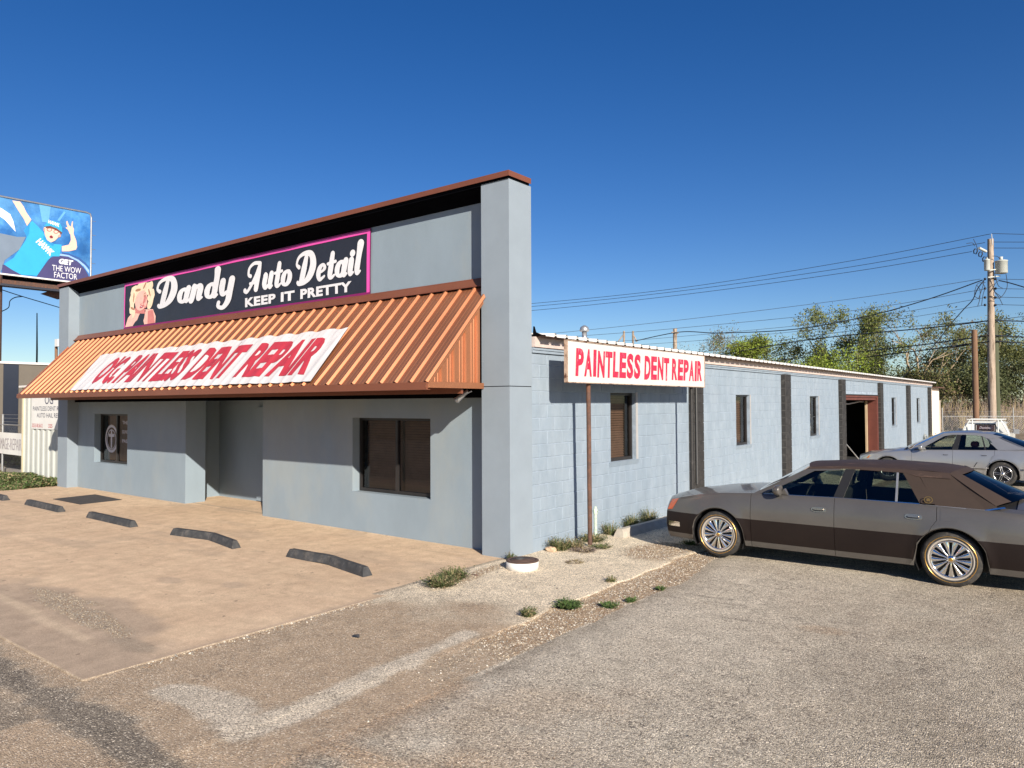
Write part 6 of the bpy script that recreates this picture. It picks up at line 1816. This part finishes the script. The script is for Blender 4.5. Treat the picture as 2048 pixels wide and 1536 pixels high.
for px, py, r, h, dd in ((1974.5, 541, .20, .80, 54.3), (2003, 547, .40, .95, 54.6)):
    p = at(px, py, dd)
    q = thing('transformer', 'wide grey transformer can hung right of the pole' if r > .3 else 'narrow grey transformer can strapped to the front of the pole', 'transformer', tuple(p)); del q['category']
    q.parent = up; q.matrix_parent_inverse = Matrix.Translation(-up.location)
    MB().lathe([(0, 0), (r * .9, 0), (r, .03), (r, h * .93), (r * 1.06, h * .94), (r * 1.06, h), (r * .6, h + .05), (0, h + .06)], 24).lathe([(0, h + .05), (.11, h + .05), (.11, h + .30), (0, h + .32)] if r > .3 else [(0, h + .05), (.05, h + .05), (.05, h + .15), (0, h + .16)], 12).obj('can', M_TR, q)
UPI(MB().tube([at(1976, 541, 54.5), at(2000, 538, 54.7)], .05, 6).tube([at(1976, 555, 54.5), at(2000, 552, 54.7)], .05, 6).obj('hanger', M_TR, up))
UPI(MB().tube([at(1958, 496, 54.6), at(1972, 503, 54.9)], .10, 6).obj('bracket_arm', M_TR, up))
M = MB()
for px, py in ((1951, 503), (1961, 509), (1969, 519)):
    p = at(px, py, 54.6)
    M.tube([p + Vector((0, 0, .22)), p + Vector((-.12, 0, .08)), p + Vector((-.10, 0, -.12)), p + Vector((.02, 0, -.2)), p + Vector((.12, 0, .0)), p + Vector((.1, 0, .2))], .045, 6)
UPI(M.obj('cutout_fuse', M_WIRE, up))
M = MB()
for py in (558, 577, 595, 610):
    for dx in (-6, 13 - (0)):
        M.lathe([(0, -.10), (.07, -.07), (.09, 0), (.07, .07), (0, .10)], 8, c=tuple(at(1976 + dx if dx < 0 else 1991, py, 54.8)))
UPI(M.obj('insulator', M_WIRE, up))
M = MB()
def curve(M, pts, r, n=5, k=8):
    M.tube([Vector(p) for p in spline([tuple(q) for q in pts], k)], r, n, cap=False)
for pts in ([(1971, 565), (1955, 568), (1949, 590), (1957, 597)], [(1968, 560), (1966, 572), (1957, 598)], [(1953, 570), (1960, 580), (1959, 600), (1955, 613)], [(1965, 567), (1970, 575), (1966, 590), (1963, 611)],
            [(1989, 545), (1996, 570), (2005, 576)], [(1991, 577), (1987, 590), (2000, 596), (2014, 575), (2012, 548)], [(1990, 585), (1998, 595), (2005, 609)], [(1998, 561), (1990, 568), (1987, 580), (2000, 592), (2003, 595)], [(1947, 478), (1952, 489), (1955, 498)], [(1933, 487), (1945, 486), (1949, 492)], [(2001, 520), (1995, 513), (1985, 512)]):
    curve(M, [at(a, b, 54.5) for a, b in pts], .022)
o = UPI(M.obj('jumper_wires', M_WIRE, up)); o['kind'] = 'stuff'
gT = at(1989, 643, 55.6); gp = MB().tube([(gT.x, gT.y, -.3), (gT.x, gT.y, gT.z)], [.27, .22], 14).obj('stub_pole', M_POLEG); tag(gp, 'greenish wooden stub pole standing tight against the tall utility pole', 'utility pole')
bT = at(1948.5, 660, 50); bp_ = MB().tube([(bT.x, bT.y, -.3), (bT.x, bT.y, bT.z)], [.19, .175], 14).obj('wooden_pole', M_POLEB); tag(bp_, 'short reddish brown wooden pole with a flat top, left of the tall utility pole', 'utility pole')
lp1 = thing('utility_pole', 'small distant utility pole rising behind the roof left of the trees', 'utility pole', tuple(at(1350, 880, 78)))
inv(MB().tube([at(1350, 880, 78), at(1350, 657, 78)], .22, 8).obj('shaft', M_POLE, lp1), lp1.location)
inv(MB().tube([at(1343, 665, 77.8), at(1357, 666, 77.8)], .09, 6).obj('crossarm', M_POLE, lp1), lp1.location)
for k, px in enumerate((1248, 1266)):
    o = MB().tube([at(px, 880, 72), at(px, 662, 72)], .10, 6).tube([at(px, 668, 72), at(px - 12 if k == 0 else px + 8, 684, 72)], .06, 5).obj('antenna_mast', M_POLE)
    tag(o, 'left of two thin wooden masts seen above the roof behind the pole sign' if k == 0 else 'right of two thin wooden masts seen above the roof behind the pole sign', 'mast')
slp = thing('utility_pole', 'far pole with a small box peeking between the awning and the neighbouring building', 'utility pole', tuple(at(113, 860, 80)))
inv(MB().tube([at(112.5, 850, 80), at(112.5, 681, 80)], .16, 8).obj('shaft', M_POLEB, slp), slp.location)
inv(MB().box(-.35, .35, -.3, .3, -.5, .3).obj('box', M_WHITE, slp, loc=None), (0, 0, 0)); bpy.data.objects[-1] if False else None
for o in slp.children:
    if o.name.startswith('box'): o.location = at(118, 684, 79.6) - slp.location; o.matrix_parent_inverse = Matrix()
def wire(pts, r, label, m=M_WIRE, d0=55, d1=78):
    """pts in image plan from the pole (first) leftwards; depth grows with distance from the pole"""
    x0, x1 = pts[0][0], pts[-1][0]
    P = [at(a, b, d0 + (d1 - d0) * (abs(a - x0) / max(1, abs(x1 - x0)))) for a, b in pts]
    M = MB(); curve(M, P, r, 4, 8)
    o = M.obj('power_line', m); tag(o, label, 'cable', 'overhead wires'); return o
W = 'overhead wire running left from the utility pole, '
ext = lambda a, b: (a[0] - (b[0] - a[0]) * .0, 0)
wire([(1980, 468), (1700, 522), (1360, 576), (1064, 607), (760, 630)], .020, W + 'topmost')
wire([(1970, 485), (1700, 534), (1360, 582), (1064, 613), (760, 636)], .020, W + 'second from the top')
wire([(1944, 503), (1700, 544), (1360, 590), (1064, 621), (760, 644)], .020, W + 'third, from the fuse bracket')
wire([(1961, 558), (1700, 598), (1360, 640), (1064, 671), (760, 700)], .018, W + 'thin one level with the upper insulator', M_WIREG)
wire([(1970, 578), (1700, 622), (1360, 656), (1200, 669), (900, 690)], .018, W + 'thin one at the second insulator', M_WIREG)
wire([(1970, 595), (1700, 640), (1360, 673), (1200, 685), (900, 705)], .016, W + 'thin one at the third insulator', M_WIREG)
wire([(1970, 610), (1750, 645), (1500, 672), (1300, 688), (1000, 705)], .016, W + 'thin one at the lowest insulator', M_WIREG)
wire([(1965, 560), (1864, 596), (1753, 628), (1635, 652), (1548, 662), (1434, 666), (1360, 664), (1270, 682)], .040, 'thick twisted service cable sagging left from the utility pole to the distant pole', d1=72)
wire([(1980, 641), (1864, 655), (1629, 678), (1440, 709), (1200, 745)], .045, 'thick black cable crossing in front of the trees, highest of three')
wire([(1980, 641), (1900, 648), (1700, 662), (1500, 690), (1300, 720)], .022, 'thin black cable just above the thick ones in front of the trees')
wire([(1978, 671), (1800, 695), (1560, 720), (1300, 752)], .045, 'thick black cable crossing in front of the trees, middle of three')
wire([(1978, 683), (1940, 688), (1800, 706), (1615, 728), (1350, 756)], .045, 'thick black cable crossing in front of the trees, lowest of three')
o = MB().tube([at(1935, 689, 57), at(1905, 694, 57.5)], .09, 8).obj('splice_case', M_WIRE); tag(o, 'black splice case on the lowest thick cable', 'cable splice')
WR = 'overhead wire running right from the utility pole, '
for (a, b), (c, d), r, lab in (((1984, 467), (2160, 469), .02, 'topmost'), ((1984, 484), (2160, 482), .02, 'second from the top'), ((1984, 496), (2160, 494), .02, 'third from the top'), ((1990, 558), (2160, 559), .018, 'at the upper insulator'),
        ((1990, 577), (2160, 578), .018, 'at the second insulator'), ((1990, 594), (2160, 596), .018, 'at the third insulator'), ((1990, 609), (2160, 611), .018, 'at the lowest insulator'),
        ((1990, 641), (2160, 643), .045, 'thick one at the green stub top'), ((1990, 671), (2160, 678), .045, 'thick one below the stub top'), ((1990, 682), (2160, 692), .045, 'lowest thick one'), ((1985, 640), (2160, 618), .02, 'thin one rising to the right')):
    wire([(a, b), ((a + c) / 2, (b + d) / 2 + 1.0), (c, d)], r, WR + lab, d0=55, d1=60)
wire([(1998, 561), (2020, 566), (2060, 578), (2150, 606)], .04, 'thick service cable drooping right from the utility pole', d0=54.6, d1=45)
wire([(1970, 558), (1955, 578), (1945, 600), (1928, 618), (1900, 650), (1860, 700), (1800, 760)], .035, 'guy cable sloping down left from the utility pole through the trees', d0=54.6, d1=58)
wire([(5, 580), (45, 593), (122, 616), (200, 640)], .03, 'dark cable drooping from the billboard toward the shop', d0=46, d1=60)
wire([(3, 623), (17, 615), (20, 602), (30, 595), (45, 593)], .03, 'loose dark cable loop by the billboard post', d0=46, d1=46)

# fence at the back of the lot
chain_fence('chain_link_fence', (tuple(g_ for g_ in (-8.10, 60.9, 0)), (6.0, 66.5, 0)), 1.20, 'chain link fence with barbed wire at the back of the lot, beyond the pickup', [.0, 4.45, 8.9, 13.3], 3, .16, .006, hp=.62)
o = MB().box(-8.35, -8.20, 60.7, 60.85, 0, 2.35).obj('fence_post', mat('pale_post', (.62, .52, .42), .8)); tag(o, 'pale square post standing at the end of the rear fence beside the annexe', 'post')
o = MB().box(-7.3, -6.9, 62.1, 62.4, 0, .25).obj('rubble', M_WHITE); tag(o, 'small white lump lying beyond the rear fence', 'rubble')

# ------------------------------------------------------------------ trees
M_BARK = mat('tree_bark', (.36, .28, .19), .9, var=.3, vscale=3)
M_BARKD = mat('dark_bark', (.11, .085, .06), .9, var=.3, vscale=3)
LEAF = {}
def leafmat(k, c):
    if k in LEAF: return LEAF[k]
    m = bpy.data.materials.new('leaf_' + k); m.use_nodes = True; nt = m.node_tree; N = nt.nodes; L = nt.links
    out = [n for n in N if n.type == 'OUTPUT_MATERIAL'][0]; b = N['Principled BSDF']
    b.inputs['Roughness'].default_value = .6; b.inputs['Specular IOR Level'].default_value = .25
    g = N.new('ShaderNodeNewGeometry'); nz = N.new('ShaderNodeTexNoise'); nz.inputs['Scale'].default_value = .8; nz.inputs['Detail'].default_value = 6; nz.inputs['Roughness'].default_value = .8
    L.new(g.outputs['Position'], nz.inputs['Vector'])
    mr = N.new('ShaderNodeMapRange'); mr.inputs[1].default_value = .3; mr.inputs[2].default_value = .7; mr.inputs[3].default_value = .55; mr.inputs[4].default_value = 1.45
    L.new(nz.outputs[0], mr.inputs[0]); v = N.new('ShaderNodeVectorMath'); v.operation = 'SCALE'; v.inputs[0].default_value = c; L.new(mr.outputs[0], v.inputs[3])
    L.new(v.outputs[0], b.inputs['Base Color'])
    t = N.new('ShaderNodeBsdfTranslucent'); L.new(v.outputs[0], t.inputs[0]); mx = N.new('ShaderNodeMixShader'); mx.inputs[0].default_value = .25
    L.new(b.outputs[0], mx.inputs[1]); L.new(t.outputs[0], mx.inputs[2]); L.new(mx.outputs[0], out.inputs[0]); LEAF[k] = m; return m
LC = {'olive': (.19, .20, .065), 'dull': (.15, .17, .08), 'lime': (.27, .36, .04), 'dark': (.07, .085, .035), 'mid': (.20, .25, .06), 'tan': (.26, .20, .12)}
def make_tree(name, label, cat, base, H, spread, leaf, nleaf, seed, trunkr=.22, bark=None, ls=.11, low=.25, lean=0.0, multi=1, spr=.5):
    rr = random.Random(seed); nr = np.random.default_rng(seed)
    t = thing(name, label, cat, tuple(base), group='trees behind the lot' if cat == 'tree' else 'shrubs behind the lot')
    T = MB(); tips = []
    def branch(p, d, L, r, lv):
        n = 4; pts = [p]; rs = [r]
        for i in range(n):
            d = (d + Vector((rr.gauss(0, .16), rr.gauss(0, .16), rr.gauss(.05, .10)))).normalized()
            p = p + d * L / n; pts.append(p); rs.append(r * (1 - .45 * (i + 1) / n))
            if lv >= 2: tips.append((p, lv))
        T.tube(pts, rs, 6 if lv < 1 else (4 if lv < 3 else 3), cap=False)
        if lv < 4:
            k = rr.choice((2, 3, 3)) if lv else rr.choice((3, 4))
            if lv == 3: k = 3
            for j in range(k):
                a = rr.random() * 6.28; tilt = rr.uniform(.3, .85) if lv else rr.uniform(.35, .75)
                q = d.orthogonal().normalized(); q.rotate(__import__('mathutils').Quaternion(d, a))
                nd = (d * math.cos(tilt) + q * math.sin(tilt)); nd.z *= .85; nd.x *= spread; nd.y *= spread; nd.normalize()
                branch(pts[-1 - (j % 2) * (lv > 0)], nd, L * rr.uniform(.62, .85), rs[-1] * rr.uniform(.55, .75), lv + 1)
    tot = 1 + .74 + .55 + .40 + .30
    for m_ in range(multi):
        d = Vector((lean + rr.gauss(0, .25) * (multi > 1), rr.gauss(0, .25) * (multi > 1), 1)).normalized()
        branch(Vector((rr.gauss(0, .2) * (multi > 1), rr.gauss(0, .2) * (multi > 1), -.1)), d, H / tot * 1.18, trunkr, 0)
    T.obj('trunk', bark or M_BARK, t)
    P = np.array([tuple(p) for p, l in tips]); lv = np.array([l for p, l in tips])
    P = P[P[:, 2] > H * low]
    zmax = P[:, 2].max()
    idx = nr.integers(0, len(P), nleaf)
    # clumpy weights: some twigs bare
    wgt = vnoise(P[:, 0] * .9, P[:, 2] * .9, seed) ; keep = nr.random(nleaf) < np.clip((wgt[idx] - .22) * 2.4, .05, 1); idx = idx[keep]
    c = P[idx] + nr.normal(0, spr * .5, (len(idx), 3))
    s = ls * (.6 + .8 * nr.random(len(idx)))
    a = nr.normal(0, 1, (len(idx), 3)); a /= np.linalg.norm(a, axis=1)[:, None]
    b = np.cross(a, nr.normal(0, 1, (len(idx), 3))); b /= np.linalg.norm(b, axis=1)[:, None] + 1e-9
    V = np.stack([c - a * s[:, None], c + b * s[:, None] * .5, c + a * s[:, None], c - b * s[:, None] * .5], 1)
    F = np.arange(len(idx) * 4).reshape(-1, 4)
    me = bpy.data.meshes.new('crown')
    me.vertices.add(len(idx) * 4); me.vertices.foreach_set('co', V.astype(np.float32).ravel())
    me.loops.add(F.size); me.loops.foreach_set('vertex_index', F.astype(np.int32).ravel())
    me.polygons.add(len(F)); me.polygons.foreach_set('loop_start', (np.arange(len(F)) * 4).astype(np.int32))
    for k in leaf: me.materials.append(leafmat(k, LC[k]))
    me.polygons.foreach_set('material_index', nr.integers(0, len(leaf), len(F)).astype(np.int32))
    me.update(); link('crown', me, t)
    return t
def TB(px, d):
    p = at(px, 860, d); return Vector((p.x, p.y, 0))
def TH_(top, d): return CAMH + (803 - top) / FPX * d
TREES = [ # px, top y, depth, spread, leaf mix, leaves, label
    (1425, 672, 72, .8, ['tan', 'dull'], 2200, 'bare greyish tree above the roof edge, leftmost of the row'),
    (1500, 668, 74, 1.0, ['mid', 'olive'], 6500, 'loose spring-green tree right of the bare grey one'),
    (1545, 652, 70, 1.0, ['mid', 'olive', 'lime'], 8500, 'rounded yellow-green tree behind the middle of the roof'),
    (1606, 690, 72, .9, ['olive', 'dull'], 6000, 'dull olive tree between the yellow-green and the tall one'),
    (1662, 640, 69, 1.1, ['dull', 'olive'], 9000, 'tall grey-green tree, left half of the highest clump'),
    (1712, 612, 68, 1.0, ['olive', 'dull', 'mid'], 9500, 'tallest grey-green tree at the centre of the row'),
    (1765, 640, 71, .9, ['dull', 'olive'], 6000, 'slim tree in the dip right of the tallest'),
    (1818, 612, 66, 1.0, ['olive', 'dull'], 6500, 'tall airy tree with pale branches left of the wooden poles'),
    (1868, 640, 67, .9, ['olive', 'tan'], 4500, 'thin half-bare tree with forked pale limbs'),
    (1903, 668, 70, .8, ['dull', 'dark'], 6000, 'darker tree behind the short brown pole'),
    (1960, 655, 71, 1.0, ['olive', 'dull'], 8000, 'broad olive tree between the brown and the tall pole'),
    (2020, 638, 68, 1.1, ['olive', 'dull'], 9000, 'large green tree right of the transformers'),
    (2085, 650, 66, 1.1, ['dull', 'olive'], 7000, 'green tree cut by the right edge of the picture'),
    (2160, 640, 66, 1.1, ['olive', 'dark'], 5000, 'green tree just beyond the right edge')]
for i, (px, top, d, spd, lf, nl, lab) in enumerate(TREES):
    make_tree('tree', lab, 'tree', TB(px, d), TH_(top + 14, d), spd, lf, int(nl * (.75 if i in (7, 8, 9) else (2.4 if i == 0 else 1.3))), 100 + i, ls=.098 if i > 0 else .07, bark=M_BARK if i not in (9,) else M_BARKD, low=.22, spr=.55, trunkr=.36 if i in (7, 8, 10) else .24)
SHR = [(1660, 722, 64, ['lime', 'mid'], 5000, 'bright lime shrub top showing above the roof, left one'), (1692, 705, 65, ['lime', 'mid'], 5500, 'bright lime shrub top showing above the roof, right one'),
       (1576, 728, 68, ['lime', 'olive'], 4000, 'lime green sapling low behind the roof'), (1600, 718, 67, ['dark', 'olive'], 4500, 'dark twiggy thicket low behind the roof'), (1480, 712, 69, ['olive', 'mid'], 4500, 'green undergrowth at the left behind the roof'), (1745, 735, 66, ['dark', 'dull'], 4500, 'dull dark shrub behind the roof end'),
       (1800, 735, 64, ['dark', 'olive'], 6500, 'dark shrub behind the white annexe'), (1862, 745, 63, ['dark', 'olive', 'tan'], 7500, 'brownish thicket right of the annexe'), (1905, 740, 62.5, ['dark', 'dull'], 7500, 'dark thicket behind the pickup'), (1955, 735, 64, ['dark', 'olive'], 7500, 'dark shrub between the poles'),
       (2010, 725, 63, ['dark', 'dull'], 8000, 'dense dark shrub right of the poles'), (2065, 715, 63, ['dark', 'olive'], 8000, 'dense dark shrub at the right edge'), (2130, 715, 63, ['dark', 'dull'], 6000, 'dark shrub beyond the right edge')]
for i, (px, top, d, lf, nl, lab) in enumerate(SHR):
    make_tree('shrub', lab, 'shrub', TB(px, d), TH_(top, d), 1.25, lf, int(nl * 1.3), 300 + i, trunkr=.09, ls=.10, low=.03, multi=4, spr=.75, bark=M_BARKD)
# brushwood along the fence
rr = random.Random(4); M = MB()
for k in range(5200):
    px = rr.uniform(1860, 2150); d = rr.uniform(58.5, 64); b = at(px, 860, d); b.z = 0
    h = rr.uniform(.4, 2.6) * (1.2 if rr.random() < .3 else .7); q = Vector((rr.gauss(0, .5), rr.gauss(0, .4), h))
    mid = b + q * .5 + Vector((rr.gauss(0, .15), 0, rr.uniform(-.1, .2))); w = Vector((.018, .008, 0)) * rr.uniform(.6, 1.4)
    e = b + q
    M.add([b - w, b + w, mid + w * .8, mid - w * .8, e], [(0, 1, 2, 3), (3, 2, 4)], 0 if rr.random() < .6 else 1)
o = M.obj('brushwood', [M_DRY2, M_DRY]); tag(o, 'tangle of dry brushwood behind the rear fence', 'brush', kind='stuff')
